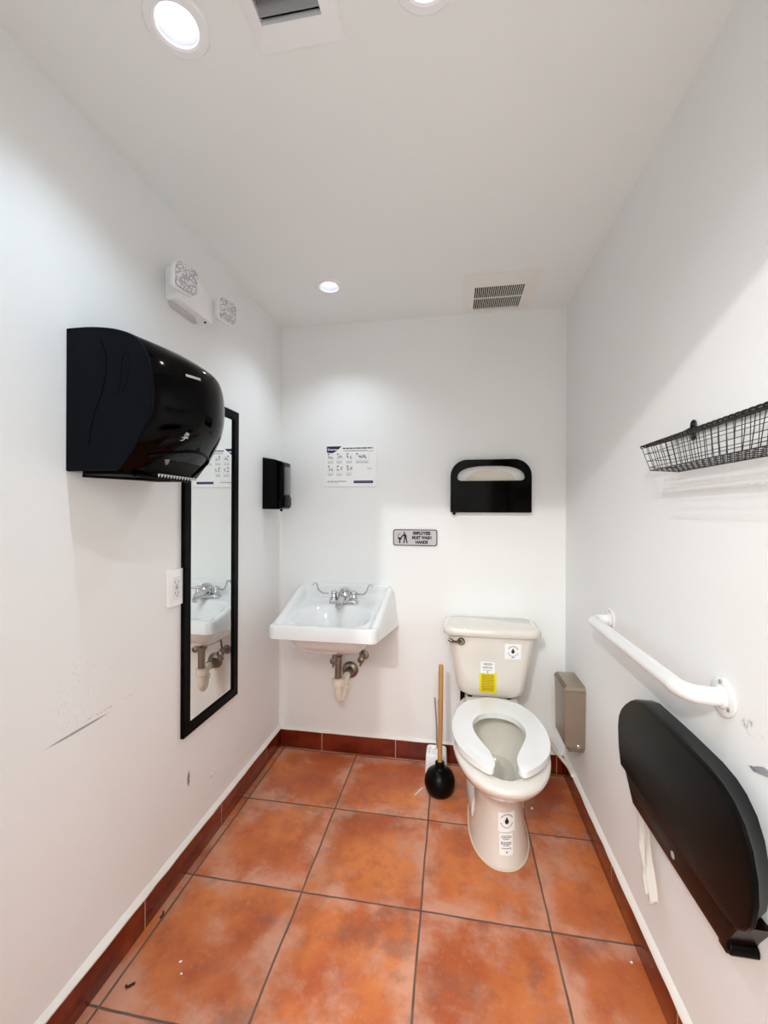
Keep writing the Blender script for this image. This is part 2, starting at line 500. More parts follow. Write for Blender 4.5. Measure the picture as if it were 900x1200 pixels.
# ------------------------------------------------------------------ supply register (near) and exhaust grille (far)
def frame_plate(bm, o, i, mp, h_out, h_in):
    """bevelled picture-frame: o, i = (u0,u1,v0,v1)"""
    def L(r, d): return [mp(r[0], r[2], d), mp(r[1], r[2], d), mp(r[1], r[3], d), mp(r[0], r[3], d)]
    loft(bm, [L(o, 0), L(o, h_out), L(i, h_in), L(i, -.004)], False, False)
t = thing('supply_register', 'square white ceiling register with grey louvre blades, cut by the top edge', 'air vent', ((VN[0] + VN[1]) / 2, (VN[2] + VN[3]) / 2, CH))
bm = B(); frame_plate(bm, VN, VI, MC, .004, .014); finish('frame', bm, M_WHT, t, 20)
bm = B(); box(bm, VI[0] - .004, VI[1] + .004, VI[2] - .004, VI[3] + .004, CH + .055, CH + .06); 
box(bm, VI[0] - .006, VI[0] - .001, VI[2], VI[3], CH, CH + .058); box(bm, VI[1] + .001, VI[1] + .006, VI[2], VI[3], CH, CH + .058)
box(bm, VI[0], VI[1], VI[3] + .001, VI[3] + .006, CH, CH + .058); box(bm, VI[0], VI[1], VI[2] - .006, VI[2] - .001, CH, CH + .058)
finish('duct_box', bm, M_DARK, t)
for k in range(7):
    y0 = VI[3] - .010 - k * .029
    bm = B()
    prof = [(y0, .010), (y0 - .003, .014), (y0 - .024, -.010), (y0 - .021, -.014)]
    loft(bm, [[Vector((x, a, CH - .004 + b * -1 + .006)) for a, b in prof] for x in (VI[0], VI[1])])
    finish('louvre_blade', bm, M_GREY, t)

VO = (1.000, 1.335, -.372, -.030); VG = (1.053, 1.274, -.288, -.078)
t = thing('exhaust_grille', 'cream plastic exhaust fan grille on the ceiling above the toilet', 'air vent', ((VO[0] + VO[1]) / 2, (VO[2] + VO[3]) / 2, CH))
bm = B(); frame_plate(bm, VO, VG, MC, .002, .016); finish('frame', bm, M_VENT, t, 20)
bm = B(); box(bm, VG[0], VG[1], VG[2], VG[3], CH - .009, CH - .001); finish('backing', bm, M_DARK, t)
bm = B()
n = 24
for k in range(n + 1):
    x = VG[0] + (VG[1] - VG[0]) * k / n
    box(bm, x - .0013, x + .0013, VG[2], VG[3], CH - .0155, CH - .0095)
box(bm, VG[0], VG[1], (VG[2] + VG[3]) / 2 - .002, (VG[2] + VG[3]) / 2 + .002, CH - .0155, CH - .010)
g_ = finish('grille_slats', bm, M_VENT, t)

# ------------------------------------------------------------------ emergency light on the left wall
t = thing('emergency_light', 'white wall-mounted emergency light with two adjustable square heads, high on the wall', 'emergency light', (0, -.85, 2.03))
bm = B()
prism(bm, rrect(-.957, -.748, 2.028, 2.140, .010), ML, .001, .050, .009, 3)
finish('housing', bm, M_WHT, t)
bm = B(); prism(bm, [(-.945, 2.031), (-.82, 2.031), (-.80, 2.012), (-.93, 2.012)], ML, .001, .018, .003); finish('hinge_tab', bm, mat('light grey plastic', rgb(205, 205, 208), .4), t)
bm = B(); lathe(bm, [(.004, 0), (.004, .004), (.003, .005)], (.035, -.78, 2.0225), 12); finish('test_button', bm, M_DARK, t)
def emer_head(yc, zc, xc, rot, tilt, w=.088):
    M = Matrix.Translation((xc, yc, zc)) @ Matrix.Rotation(radians(rot), 4, 'Z') @ Matrix.Rotation(radians(tilt), 4, 'Y')
    mp = lambda u, v, d: M @ Vector((d, u, v))
    bm = B(); h = w / 2
    loft(bm, [[mp(u * k, v * k, d) for u, v in rrect(-h, h, -h, h, .018)] for k, d in ((.55, -.036), (.80, -.030), (.97, -.012), (1, 0), (1, .004))])
    hd = finish('lamp_head', bm, M_WHT, t)
    bm = B(); loft(bm, [[mp(u * k, v * k, d) for u, v in rrect(-h, h, -h, h, .018)] for k, d in ((.95, .003), (.94, .009), (.86, .0125))])
    finish('lens', bm, M_CLEAR, hd)
    bm = B(); tube(bm, [mp(0, 0, -.034), mp(0, 0, -.048)], .012, 14); finish('knuckle', bm, M_DARK, hd)
emer_head(-.985, 2.070, .095, -14, 4)
emer_head(-.722, 2.090, .088, -12, 2, .086)
bm = B(); tube(bm, [(.025, -.75, 2.08), (.035, -.737, 2.083), (.045, -.722, 2.09)], .009, 12); finish('neck', bm, M_WHT, t)

# ------------------------------------------------------------------ paper towel dispenser
PY0, PY1 = -1.315, -1.005
def ptd_side(k=1.):
    return smooth_path([(.001, 0, 1.772), (.072, 0, 1.771), (.144, 0, 1.760), (.200, 0, 1.735), (.232, 0, 1.685), (.243, 0, 1.62), (.235, 0, 1.55), (.205, 0, 1.485), (.172, 0, 1.44), (.148, 0, 1.412)], 5)
side = ptd_side()
t = thing('paper_towel_dispenser', 'large glossy black roll paper towel dispenser bulging from the wall by the mirror', 'towel dispenser', (0, (PY0 + PY1) / 2, 1.41))
def ptd_loop(y, bulge, shrink=0.):
    L = []
    for p in side:
        f = max(0., min(1., (p.x - .10) / .10))
        z = p.z
        low = max(0., min(1., (z - 1.41) / .12))
        x = p.x + bulge * f * (.35 + .65 * low) * (1 if z < 1.7 else max(0.35, 1 - (z - 1.7) / .08))
        cx, cz = .10, 1.6
        L.append(Vector((max(.001, cx + (x - cx) * (1 - shrink)) if p.x > .01 else .001, y, cz + (z - cz) * (1 - shrink))))
    L.append(Vector((.001, y, 1.412 if not shrink else 1.6 + (1.412 - 1.6) * (1 - shrink))))
    return L
ns = 18
loops = [ptd_loop(PY0, 0, .0), ]
for i in range(ns + 1):
    s = -1 + 2 * i / ns
    y = PY0 + .006 + (PY1 - PY0 - .012) * i / ns
    loops.append(ptd_loop(y, .006 + .052 * (1 - abs(s) ** 2.2)))
loops.append(ptd_loop(PY1, 0, .0))
bm = B(); loft(bm, loops)
finish('cover', bm, M_BLACK, t, 28)
# near side panel (satin) with its ridges
bm = B()
loft(bm, [ptd_loop(PY0 + .001, 0, .0), ptd_loop(PY0 - .003, 0, .012)])
finish('side_panel', bm, M_BLUEBLK, t, 30)
bm = B()
yy = PY0 - .003
for c in ([(.098, 1.735), (.112, 1.70), (.114, 1.66), (.104, 1.61), (.083, 1.56), (.070, 1.51), (.066, 1.475)],
          [(.168, 1.700), (.160, 1.69), (.156, 1.66), (.152, 1.62), (.144, 1.598)],
          [(.168, 1.700), (.176, 1.694), (.178, 1.665), (.172, 1.63), (.160, 1.603)]):
    tube(bm, smooth_path([(a, yy, b) for a, b in c], 5), .0016, 6)
finish('side_ridge', bm, M_MATBLK, t)
# tear mouth at the lower front
def front_x(y, z):
    best = .15
    for a, b in zip(side, side[1:]):
        if (a.z - z) * (b.z - z) <= 0 and a.x > .13 and abs(a.z - b.z) > 1e-6:
            best = a.x + (b.x - a.x) * (z - a.z) / (b.z - a.z)
    s = (y - (PY0 + PY1) / 2) / ((PY1 - PY0) / 2)
    low = max(0., min(1., (z - 1.41) / .12)); f = max(0, min(1, (best - .10) / .10))
    return best + (.006 + .052 * (1 - min(1, abs(s)) ** 2.2)) * f * (.35 + .65 * low)
mouth = [(-1.275, 1.452), (-1.21, 1.470), (-1.15, 1.478), (-1.085, 1.476), (-1.030, 1.466), (-1.034, 1.44), (-1.045, 1.418)]
bm = B(); tube(bm, [(front_x(a, b) + .002, a, b) for a, b in [(m_[0], m_[1]) for m_ in smooth_path([(a, b, 0) for a, b in mouth], 4)]], .0035, 8)
finish('mouth_rim', bm, M_MATBLK, t)
bm = B()
rows = []
for z in (1.414, 1.432, 1.450):
    rows.append([Vector((front_x(y, z) + .0008, y, z)) for y in [-1.25 + i * .018 for i in range(12)]])
vv = [[bm.verts.new(p) for p in r] for r in rows]
for a, b in zip(vv, vv[1:]):
    for i in range(11): bm.faces.new((a[i], a[i + 1], b[i + 1], b[i]))
finish('mouth_panel', bm, M_MATBLK, t)
def on_front(outs, name, m, dx=.0012):
    bm = B()
    for o_ in outs:
        vs = [bm.verts.new((front_x(y, z) + dx, y, z)) for y, z in o_]
        bm.faces.new(vs)
    return finish(name, bm, m, t, smooth=False)
# silver emblem, abstract scribble as in the photo
ey, ez = -1.222, 1.508
def blot(pts, s=.0115): return [(ey + a * s, ez + b * s) for a, b in pts]
on_front([blot([(-.5, 1.1), (-.25, .9), (-.3, .3), (-.6, .2)]), blot([(-.2, .9), (.35, .9), (.4, .35), (-.1, .3)]), blot([(.5, .9), (.65, .35), (.42, .3)]),
          blot([(-.4, .15), (.5, .2), (.6, -.1), (.0, -.5), (-.35, -.3)]), blot([(.6, .1), (1.0, -.1), (.9, -.25), (.5, -.2)]), blot([(-.9, -.1), (-.45, -.05), (-.6, -.35)]),
          blot([(-.8, -.9), (-.1, -.9), (.3, -.45), (.0, -.6), (-.5, -.7)]), blot([(-.2, -.35), (.2, -.45), (-.05, -.75)])], 'emblem', M_SILV)
on_front([[(-1.250, 1.665), (-1.205, 1.667), (-1.205, 1.660), (-1.250, 1.658)]], 'badge', M_SILV, .003)
on_front([[(-1.225, 1.450), (-1.210, 1.452), (-1.198, 1.440), (-1.205, 1.438)]], 'tear_arrow', M_GREYINK, .003)
bm = B()
tube(bm, [(.02, -1.29, 1.404), (.10, -1.20, 1.402), (.16, -1.14, 1.402)], .005, 8)
tube(bm, [(.155, -1.27, 1.406), (.168, -1.16, 1.404), (.158, -1.05, 1.406)], .005, 8)
box(bm, .03, .15, -1.30, -1.03, 1.4045, 1.4135, .002)
finish('bottom_plate', bm, M_MATBLK, t)
bm = B()
for k in range(14):
    y = -1.22 + k * .0125
    loft(bm, [[(.182, y, 1.413), (.182, y + .009, 1.413), (.179, y + .0045, 1.404)], [(.184, y, 1.413), (.184, y + .009, 1.413), (.181, y + .0045, 1.404)]])
finish('tear_bar', bm, M_SILV, t)

# ------------------------------------------------------------------ mirror
MY0, MY1, MZ0, MZ1, MF, MD = -.868, -.490, .498, 1.752, .040, .016
t = thing('wall_mirror', 'tall narrow black-framed mirror hanging on the left wall', 'mirror', (0, (MY0 + MY1) / 2, MZ0))
bm = B()
def rl(i, d): return [ML(MY0 + i, MZ0 + i, d), ML(MY1 - i, MZ0 + i, d), ML(MY1 - i, MZ1 - i, d), ML(MY0 + i, MZ1 - i, d)]
loft(bm, [rl(0, .001), rl(0, MD - .002), rl(.002, MD), rl(MF - .004, MD), rl(MF, MD - .007)], False, False)
finish('frame', bm, M_MATBLK, t, 20)
bm = B(); prism(bm, [(MY0 + MF - .003, MZ0 + MF - .003), (MY1 - MF + .003, MZ0 + MF - .003), (MY1 - MF + .003, MZ1 - MF + .003), (MY0 + MF - .003, MZ1 - MF + .003)], ML, .002, .008)
finish('glass', bm, M_MIRROR, t, smooth=False)
bm = B(); box(bm, .006, .013, MY1 - MF - .006, MY1 - MF + .004, 1.560, 1.572, .002); finish('clip', bm, M_MATBLK, t)

# ------------------------------------------------------------------ wall outlet
t = thing('wall_outlet', 'white safety outlet with two sockets beside the mirror', 'outlet', (0, -.902, 1.045))
bm = B(); prism(bm, rrect(-.943, -.862, .984, 1.110, .004), ML, .0005, .008, .004, 3); finish('cover_plate', bm, M_WHT, t)
bm = B(); prism(bm, rrect(-.920, -.885, 1.010, 1.084, .002), ML, .007, .0105, .001); rc = finish('receptacle', bm, M_WHTM, t)
for z in (1.066, 1.028):
    bm = B()
    box(bm, .0100, .0109, -.912, -.910, z - .004, z + .005); box(bm, .0100, .0109, -.897, -.895, z - .004, z + .005)
    lathe(bm, [(.0022, 0), (.0022, .001)], (.0100, -.9035, z - .009), 10, 'x')
    finish('slot', bm, M_DARK, rc)
bm = B(); box(bm, .010, .0118, -.909, -.897, 1.048, 1.0515, .0004); box(bm, .010, .0118, -.909, -.897, 1.0425, 1.046, .0004); finish('test_button', bm, M_GREYINK, rc)

# ------------------------------------------------------------------ soap dispenser
t = thing('soap_dispenser', 'small black wall soap dispenser on the left wall beyond the mirror', 'soap dispenser', (0, -.16, 1.325))
def soap_loop(d, z0, z1, y0, y1, r):
    return [ML(u, v, d) for u, v in rrect(y0, y1, z0, z1, r)]
bm = B()
loft(bm, [soap_loop(.001, 1.326, 1.590, -.226, -.096, .006), soap_loop(.060, 1.325, 1.580, -.226, -.096, .006), soap_loop(.092, 1.326, 1.571, -.224, -.098, .008), soap_loop(.104, 1.332, 1.566, -.212, -.110, .010), soap_loop(.107, 1.345, 1.555, -.195, -.127, .012)])
finish('housing', bm, M_BLACK, t)
bm = B(); prism(bm, rrect(-.200, -.122, 1.400, 1.545, .008), ML, .104, .1095, .002); finish('level_window', bm, mat('grey smoked window', rgb(70, 68, 78), .15, coat=.5), t)
bm = B(); prism(bm, rrect(-.205, -.117, 1.336, 1.392, .010), ML, .103, .112, .004); finish('push_lever', bm, M_SMOKED, t)
bm = B(); lathe(bm, [(.008, 0), (.006, -.012)], (.075, -.16, 1.327), 14); finish('nozzle', bm, M_MATBLK, t)

# ------------------------------------------------------------------ poster
t = thing('instruction_poster', 'white laminated hand hygiene poster with small numbered pictures above the sink', 'poster', (.407, 0, 1.565))
bm = B(); prism(bm, [(.265, 1.453), (.549, 1.453), (.548, 1.677), (.265, 1.680)], MB, .0005, .0030); finish('sheet', bm, M_PAPER, t, smooth=False)
FY = -.0033
def flat(outs, m, name, y=FY, par=None):
    bm = B()
    for o_ in outs:
        a = [bm.verts.new((u, y, v)) for u, v in o_]; bm.faces.new(a)
    return finish(name, bm, m, par or t, smooth=False, normals=True)
def R_(u0, u1, v0, v1): return [(u0, v0), (u1, v0), (u1, v1), (u0, v1)]
logo = [(.271, 1.673)] + [(.271, 1.640)] + [(.271 + .083 * (i / 10), 1.640 - .006 * sin(pi * min(1, i / 6) * .5) + (.039 * max(0, (i - 3) / 7) ** 1.6)) for i in range(1, 11)]
logo[-1] = (.356, 1.673)
flat([logo], M_NAVY, 'logo_badge')
lettering('Diversey', .016, .305, 1.655, FY - .0003, M_PAPER, t, 'logo_lettering', bold=.0003)
def greek(u0, u1, v, h=.004, word=.011, gap=.0035):
    out = []; u = u0
    while u < u1 - .003:
        w_ = min(word * random.uniform(.5, 1.5), u1 - u); out.append(R_(u, u + w_, v - h / 2, v + h / 2)); u += w_ + gap
    return out
flat(greek(.362, .530, 1.661, .0062, .020) , M_INK, 'heading')
flat(greek(.366, .500, 1.650, .0028, .006, .002) + greek(.366, .532, 1.6445, .0028, .006, .002), M_GREYINK, 'subheading')
def pictogram(u, v, w_, h, kind):
    o_ = []
    fr = .0010
    o_ += [R_(u, u + w_, v + h - fr, v + h), R_(u, u + w_, v, v + fr), R_(u, u + fr, v, v + h), R_(u + w_ - fr, u + w_, v, v + h)]
    flat(o_, mat('pale grey ink', rgb(190, 192, 198), .6), 'picture_frame')
    hand = []
    rr = random.Random(kind)
    for k in range(2 if w_ < .05 else 5):
        cx = u + w_ * (.3 + .45 * k / (1 if w_ < .05 else 4)); cy = v + h * rr.uniform(.4, .6); a0 = rr.uniform(.5, 2.4)
        for f_ in range(4):
            a = a0 + f_ * .28; L = .010 + .002 * rr.random(); e = .0008
            dx, dz = cos(a), sin(a)
            hand.append([(cx - dz * e, cy + dx * e), (cx + dx * L - dz * e, cy + dz * L + dx * e), (cx + dx * L + dz * e, cy + dz * L - dx * e), (cx + dz * e, cy - dx * e)])
        hand.append([(cx + .004 * cos(q), cy - .002 + .0035 * sin(q)) for q in [i * pi / 4 for i in range(8)]])
    flat(hand, M_GREYINK, 'hand_drawing', FY - .0002)
    flat([[(u + .006 + .0042 * cos(q), v + h + .001 + .0042 * sin(q)) for q in [i * pi / 6 for i in range(12)]]], M_INK, 'step_number', FY - .0003)
    flat(sum([greek(u, u + w_ * .95, v - .006 - .0045 * k, .0018, .007, .002) for k in range(3)], []), M_GREYINK, 'caption')
for i, (u, v, w_) in enumerate([(.276, 1.595, .034), (.328, 1.595, .034), (.382, 1.595, .034), (.436, 1.595, .074), (.276, 1.528, .034), (.328, 1.528, .034), (.382, 1.528, .034)]):
    pictogram(u, v, w_, .034, i + 3)
flat(greek(.275, .382, 1.480, .0045, .012) + greek(.275, .335, 1.472, .0025, .006), M_GREYINK, 'footer_text')
flat([R_(.424, .531, 1.470, 1.484)], M_NAVY, 'footer_bar')
flat(greek(.430, .525, 1.477, .002, .006, .003), mat('light ink', rgb(150, 150, 200), .6), 'footer_bar_text', FY - .0003)
flat(greek(.500, .525, 1.552, .002, .006) + greek(.500, .522, 1.547, .002, .006), M_GREYINK, 'side_note')

# ------------------------------------------------------------------ employees sign
t = thing('hand_washing_sign', 'small silver rectangular sign with black border, EMPLOYEES MUST WASH HANDS', 'sign', (.76, 0, 1.178))
bm = B(); prism(bm, rrect(.643, .878, 1.134, 1.221, .012), MB, .0005, .005); finish('border', bm, M_INK, t)
bm = B(); prism(bm, rrect(.6475, .8735, 1.1385, 1.2165, .009), MB, .004, .0056); finish('face', bm, M_SIGN, t)
y_ = -.0061
for s, z in (('EMPLOYEES', 1.2010), ('MUST WASH', 1.1770), ('HANDS', 1.1530)):
    lettering(s, .0225, .796, z, y_, M_INK, t, bold=.0013, sx=.80 if s != 'HANDS' else .86)
def pic(u, v): return (.672 + u * .052, 1.146 + v * .062)
outs = [[pic(.60 + .09 * cos(a), .92 + .08 * sin(a)) for a in [i * pi / 6 for i in range(12)]],
        [pic(*p) for p in ((.52, .82), (.70, .84), (.84, .70), (.86, .42), (.56, .42), (.58, .62))],
        [pic(*p) for p in ((.56, .82), (.66, .70), (.30, .50), (.24, .58))],
        [pic(*p) for p in ((.58, .44), (.70, .44), (.62, .02), (.50, .02))],
        [pic(*p) for p in ((.72, .44), (.86, .44), (.96, .02), (.84, .02))],
        [pic(*p) for p in ((-.12, .52), (.38, .52), (.30, .34), (.16, .27), (.02, .34))],
        [pic(*p) for p in ((.06, .30), (.20, .30), (.20, .02), (.06, .02))]]
flat(outs, M_INK, 'pictogram', y_)
bm = B(); tube(bm, smooth_path([(pic(.0, .52)[0], y_, pic(0, .52)[1]), (pic(-.02, .76)[0], y_, pic(-.02, .76)[1]), (pic(.10, .84)[0], y_, pic(.1, .84)[1]), (pic(.20, .76)[0], y_, pic(.2, .76)[1])], 5), .0013, 6); finish('tap_pictogram', bm, M_INK, t)

# ------------------------------------------------------------------ sink
SX, SHW_B, SHW_F = .390, .258, .247      # centre, half width at the wall, at the front
SY = -.470
t = thing('wall_sink', 'white porcelain wall-hung sink with chrome wing-handle faucet and exposed drain', 'sink', (SX, 0, .70))
def zrim(y):    # height of the rim band
    k = max(0., min(1., (-y - .015) / .40)); k = .80 * k + .20 * k * k * (3 - 2 * k)
    return .922 * (1 - k) + .806 * k
def zbed(y):
    if y > -.05: return .905 - (.905 - .846) * min(1, max(0, (-y - .012) / .035))
    k = max(0., min(1., (-y - .05) / .38))
    return .846 * (1 - k) + .792 * k
def sstep(a, b, x):
    k = max(0., min(1., (x - a) / (b - a))); return k * k * (3 - 2 * k)
NU, NV = 72, 72
bm = B(); grid = []
def plan(u, v, rc=.030):
    """u,v in -1..1 -> x,y with rounded corners"""
    y = SY * (v + 1) / 2
    hw = SHW_B + (SHW_F - SHW_B) * (v + 1) / 2
    if v > .0:       # front corners
        dy = y - SY
        if dy < rc: hw -= rc - math.sqrt(max(0, rc * rc - (rc - dy) ** 2))
    return SX + u * hw, y, hw
for j in range(NV + 1):
    v = -1 + 2 * j / NV
    v = math.copysign(abs(v) ** .85, v)
    row = []
    for i in range(NU + 1):
        u = -1 + 2 * i / NU
        u = math.copysign(abs(u) ** .8, u)
        x, y, hw = plan(u, v)
        ds = min(hw - abs(x - SX), y - SY)            # distance to side/front edge
        db = -y
        zr = zrim(y)
        # upper back corners are rounded off
        cr = max(0., abs(x - SX) - (SHW_B - .055)) / .055
        zr -= .032 * cr ** 2.2 * (1 - sstep(0, .06, -y))
        zb = min(zbed(y), zr)
        k = sstep(.024, .052, ds) * sstep(.010, .030, db)
        z = zr * (1 - k) + zb * k
        # basin bowl
        ex = (x - SX) / .196; ey = (y + .282) / .142
        q = (abs(ex) ** 2.6 + abs(ey) ** 2.4) ** (1 / 2.5)
        z -= .120 * (1 - sstep(.25, 1.02, q)) ** .9
        # roll the outer edge
        if ds < .012: z -= .010 * (1 - ds / .012) ** 2
        row.append(bm.verts.new((x, min(y, -.001), z)))
    grid.append(row)
for a, b in zip(grid, grid[1:]):
    for i in range(NU): bm.faces.new((a[i], a[i + 1], b[i + 1], b[i]))
# skirt
ring = [grid[j][0] for j in range(NV + 1)] + [grid[NV][i] for i in range(1, NU + 1)] + [grid[j][NU] for j in range(NV - 1, -1, -1)] + [grid[0][i] for i in range(NU - 1, 0, -1)]
def zbot(y): return .700 + (.742 - .700) * min(1, -y / .44)
low = []
for v_ in ring:
    y = v_.co.y
    flare = .024 * (1 - min(1, -y / .46)) * sstep(.12, .22, abs(v_.co.x - SX))
    low.append(bm.verts.new((v_.co.x + math.copysign(flare, v_.co.x - SX) + 0, y, zbot(y) + .004)))
low2 = [bm.verts.new((SX + (q.co.x - SX) * .975, -.001 + (q.co.y + .001) * .985, q.co.z - .004)) for q in low]
n = len(ring)
for A_, B_ in ((ring, low), (low, low2)):
    for i in range(n): bm.faces.new((A_[i], A_[(i + 1) % n], B_[(i + 1) % n], B_[i]))
bm.faces.new(low2)
basin = finish('basin', bm, M_PORC, t, 50)
bm = B()
def se(cx, cy, a, b, e, z, n=40):
    return [Vector((cx + a * math.copysign(abs(cos(q)) ** e, cos(q)), cy + b * math.copysign(abs(sin(q)) ** e, sin(q)), z)) for q in [2 * pi * k / n for k in range(n)]]
loft(bm, [se(SX, -.225, .205, .180, .5, .745), se(SX, -.225, .190, .172, .42, .706), se(SX - .004, -.215, .168, .155, .38, .672), se(SX - .006, -.200, .140, .125, .38, .648), se(SX - .006, -.195, .125, .105, .42, .634), se(SX - .006, -.195, .115, .095, .42, .630)])
lathe(bm, [(.040, .634), (.036, .612), (.030, .604)], (.388, -.168, 0), 28)
finish('bowl_underside', bm, M_PORC, t, 40)
bm = B(); lathe(bm, [(.024, 0), (.026, .003), (.020, .004), (.016, .001), (.001, .0)], (SX, -.280, .6765), 28, caps=False); finish('drain_ring', bm, M_CHROME, t)
bm = B(); box(bm, SX - .12, SX + .12, -.036, -.030, .8435, .8465, .001); finish('overflow_ledge', bm, M_PORC, t)
# faucet
FX, FYc, FZ = .398, -.100, .838
bm = B()
prism(bm, rrect(FX - .078, FX + .078, FYc - .026, FYc + .026, .022, 8), lambda u, v, d: Vector((u, v, FZ + d)), 0, .016, .005, 3)
fa = finish('faucet', bm, M_CHROME, t)
bm = B()
lathe(bm, [(.034, .0), (.036, .012), (.037, .03), (.034, .048), (.026, .062), (.014, .070), (.001, .072)], (FX + .006, FYc, FZ + .008), 32)
finish('faucet_dome', bm, M_CHROME, fa)
bm = B()
loft(bm, [[Vector((FX + a * wd, y, z + b * ht)) for a, b in [(cos(q), sin(q)) for q in [2 * pi * k / 16 for k in range(16)]]] for y, z, wd, ht in ((FYc, .870, .026, .020), (FYc - .04, .868, .022, .016), (FYc - .085, .858, .018, .012), (FYc - .118, .848, .015, .010), (FYc - .124, .842, .012, .008))])
lathe(bm, [(.010, 0), (.011, .006), (.010, .016)], (FX, FYc - .110, .830), 18)
finish('spout', bm, M_CHROME, fa)
for s in (-1, 1):
    hx = FX + s * .054
    bm = B(); lathe(bm, [(.020, 0), (.021, .008), (.016, .014), (.014, .032), (.017, .036), (.016, .044), (.006, .049)], (hx, FYc, FZ + .014), 24)
    hub = finish('handle_hub', bm, M_CHROME, fa)
    bm = B()
    pts = smooth_path([(hx, FYc, FZ + .050), (hx + s * .030, FYc - .010, FZ + .048), (hx + s * .058, FYc - .022, FZ + .052), (hx + s * .076, FYc - .030, FZ + .074), (hx + s * .084, FYc - .030, FZ + .098), (hx + s * .098, FYc - .028, FZ + .102), (hx + s * .104, FYc - .026, FZ + .088)], 5)
    loops = []
    for i, p in enumerate(pts):
        tt = (pts[min(i + 1, len(pts) - 1)] - pts[max(i - 1, 0)]).normalized()
        a = tt.cross(Vector((0, 1, 0))).normalized(); b_ = Vector((0, 1, 0))
        f = i / (len(pts) - 1); wy = .006 + .009 * sstep(.3, .75, f) - .006 * sstep(.9, 1., f); th = .0055 - .0025 * f
        loops.append([p + a * th * cos(q) + b_ * wy * sin(q) for q in [2 * pi * k / 12 for k in range(12)]])
    loft(bm, loops); finish('wing_handle', bm, M_CHROME, hub)
# drain
DX, DY = .388, -.168
bm = B(); lathe(bm, [(.032, .603), (.032, .594), (.024, .584), (.0185, .582), (.0180, .455)], (DX, DY, 0), 28); finish('tailpiece', bm, M_DULLCH, t)
bm = B(); lathe(bm, [(.020, .470), (.031, .466), (.034, .450), (.032, .434), (.022, .428)], (DX, DY, 0), 12)
bmt = B()
tube(bmt, smooth_path([(DX, DY, .440), (DX, DY, .40), (DX + .001, DY + .004, .374), (DX + .004, DY + .024, .354), (DX + .010, DY + .050, .372), (DX + .014, DY + .056, .405), (DX + .017, DY + .064, .432), (DX + .019, DY + .095, .446)], 6), .0190, 20)
trp = finish('trap', bmt, M_PVC, t)
finish('slip_nut', bm, M_PVC, trp)
bm = B(); tube(bm, [(DX + .0125, DY + .054, .392), (DX + .015, DY + .059, .416)], .026, 12); finish('slip_nut', bm, M_PVC, trp)
bm = B(); tube(bm, [(DX + .018, DY + .088, .444), (DX + .020, -.004, .450)], .0175, 20); finish('waste_arm', bm, M_PVC, t)
bm = B(); tube(bm, [(DX + .0185, -.060, .447), (DX + .0195, -.030, .449)], .025, 12); finish('coupling_nut', bm, M_DULLCH, t)
bm = B(); lathe(bm, [(.045, -.001), (.043, -.008), (.034, -.014), (.020, -.018)], (DX + .021, 0, .452), 32, 'y'); finish('escutcheon', bm, M_DULLCH, t)
for vx, vz in ((.335, .520), (.485, .535)):
    bm = B(); lathe(bm, [(.026, -.001), (.024, -.006), (.012, -.010)], (vx, 0, vz), 24, 'y')
    tube(bm, [(vx, -.008, vz), (vx, -.055, vz)], .009, 14)
    lathe(bm, [(.013, -.014), (.015, .0), (.013, .018), (.009, .024)], (vx, -.055, vz), 16)
    vv_ = finish('stop_valve', bm, M_DULLCH, t)
    bm = B()
    lathe(bm, [(.006, -.072), (.017, -.076), (.018, -.084), (.010, -.088)], (vx, 0, vz), 8, 'y')
    finish('valve_handle', bm, M_DULLCH, vv_)
    bm = B(); tube(bm, [(vx, -.055, vz - .012), (vx - .009, -.058, vz - .040)], .005, 8); finish('valve_stem', bm, M_DULLCH, vv_)
    bm = B(); tube(bm, smooth_path([(vx, -.055, vz + .02), (vx + .004, -.06, vz + .07), (vx + (.01 if vx > .4 else -.004), -.075, vz + .16)], 5), .005, 10)
    finish('supply_hose', bm, mat('grey braided hose', rgb(90, 80, 76), .4, .5), vv_)

# ------------------------------------------------------------------ seat cover dispenser
t = thing('seat_cover_dispenser', 'dark smoked plastic toilet seat cover dispenser on the back wall above the toilet', 'seat cover dispenser', (1.147, 0, 1.312))
SCO = rrect(.946, 1.347, 1.313, 1.583, [.006, .006, .085, .085], 10)
a_ = []
for k in range(25):
    q = pi * k / 24
    a_.append((1.147 + .166 * math.copysign(abs(cos(q)) ** .75, cos(q)), 1.488 + .062 * abs(sin(q)) ** .8))
hole = a_ + [(.985, 1.480), (.999, 1.474), (1.295, 1.474), (1.309, 1.480)]
bm = B()
holed_plate(bm, SCO, [hole], MB, .040, .046)
finish('front_shell', bm, M_SMOKED, t, 25)
bm = B()
n = len(SCO)
out = SCO; inn = [(1.147 + (u - 1.147) * .97, 1.448 + (v - 1.448) * .965) for u, v in SCO]
loft(bm, [[MB(u, v, .0005) for u, v in out], [MB(u, v, .041) for u, v in out], [MB(u, v, .041) for u, v in inn], [MB(u, v, .0010) for u, v in inn]], False, True)
finish('back_shell', bm, M_SMOKED, t)
bm = B(); box(bm, .958, .972, -.036, -.012, 1.300, 1.314, .003); finish('latch', bm, M_BLACK, t)
bm = B(); box(bm, .975, 1.330, -.030, -.008, 1.306, 1.3125, .001); finish('bottom_lip', bm, M_PAPER, t)
pk = thing('seat_cover_pack', 'white folded paper seat covers showing through the oval opening of the dark dispenser', 'paper seat covers', (1.147, -.005, 1.33))
bm = B(); box(bm, .965, 1.330, -.022, -.004, 1.330, 1.560, .004); finish('sheet_pack', bm, M_PAPER, pk)
bm = B()
prism(bm, [(1.147 + .125 * math.copysign(abs(cos(q)) ** .8, cos(q)), 1.470 + .060 * sin(q)) for q in [2 * pi * k / 40 for k in range(40)]], MB, .021, .0236, .001)
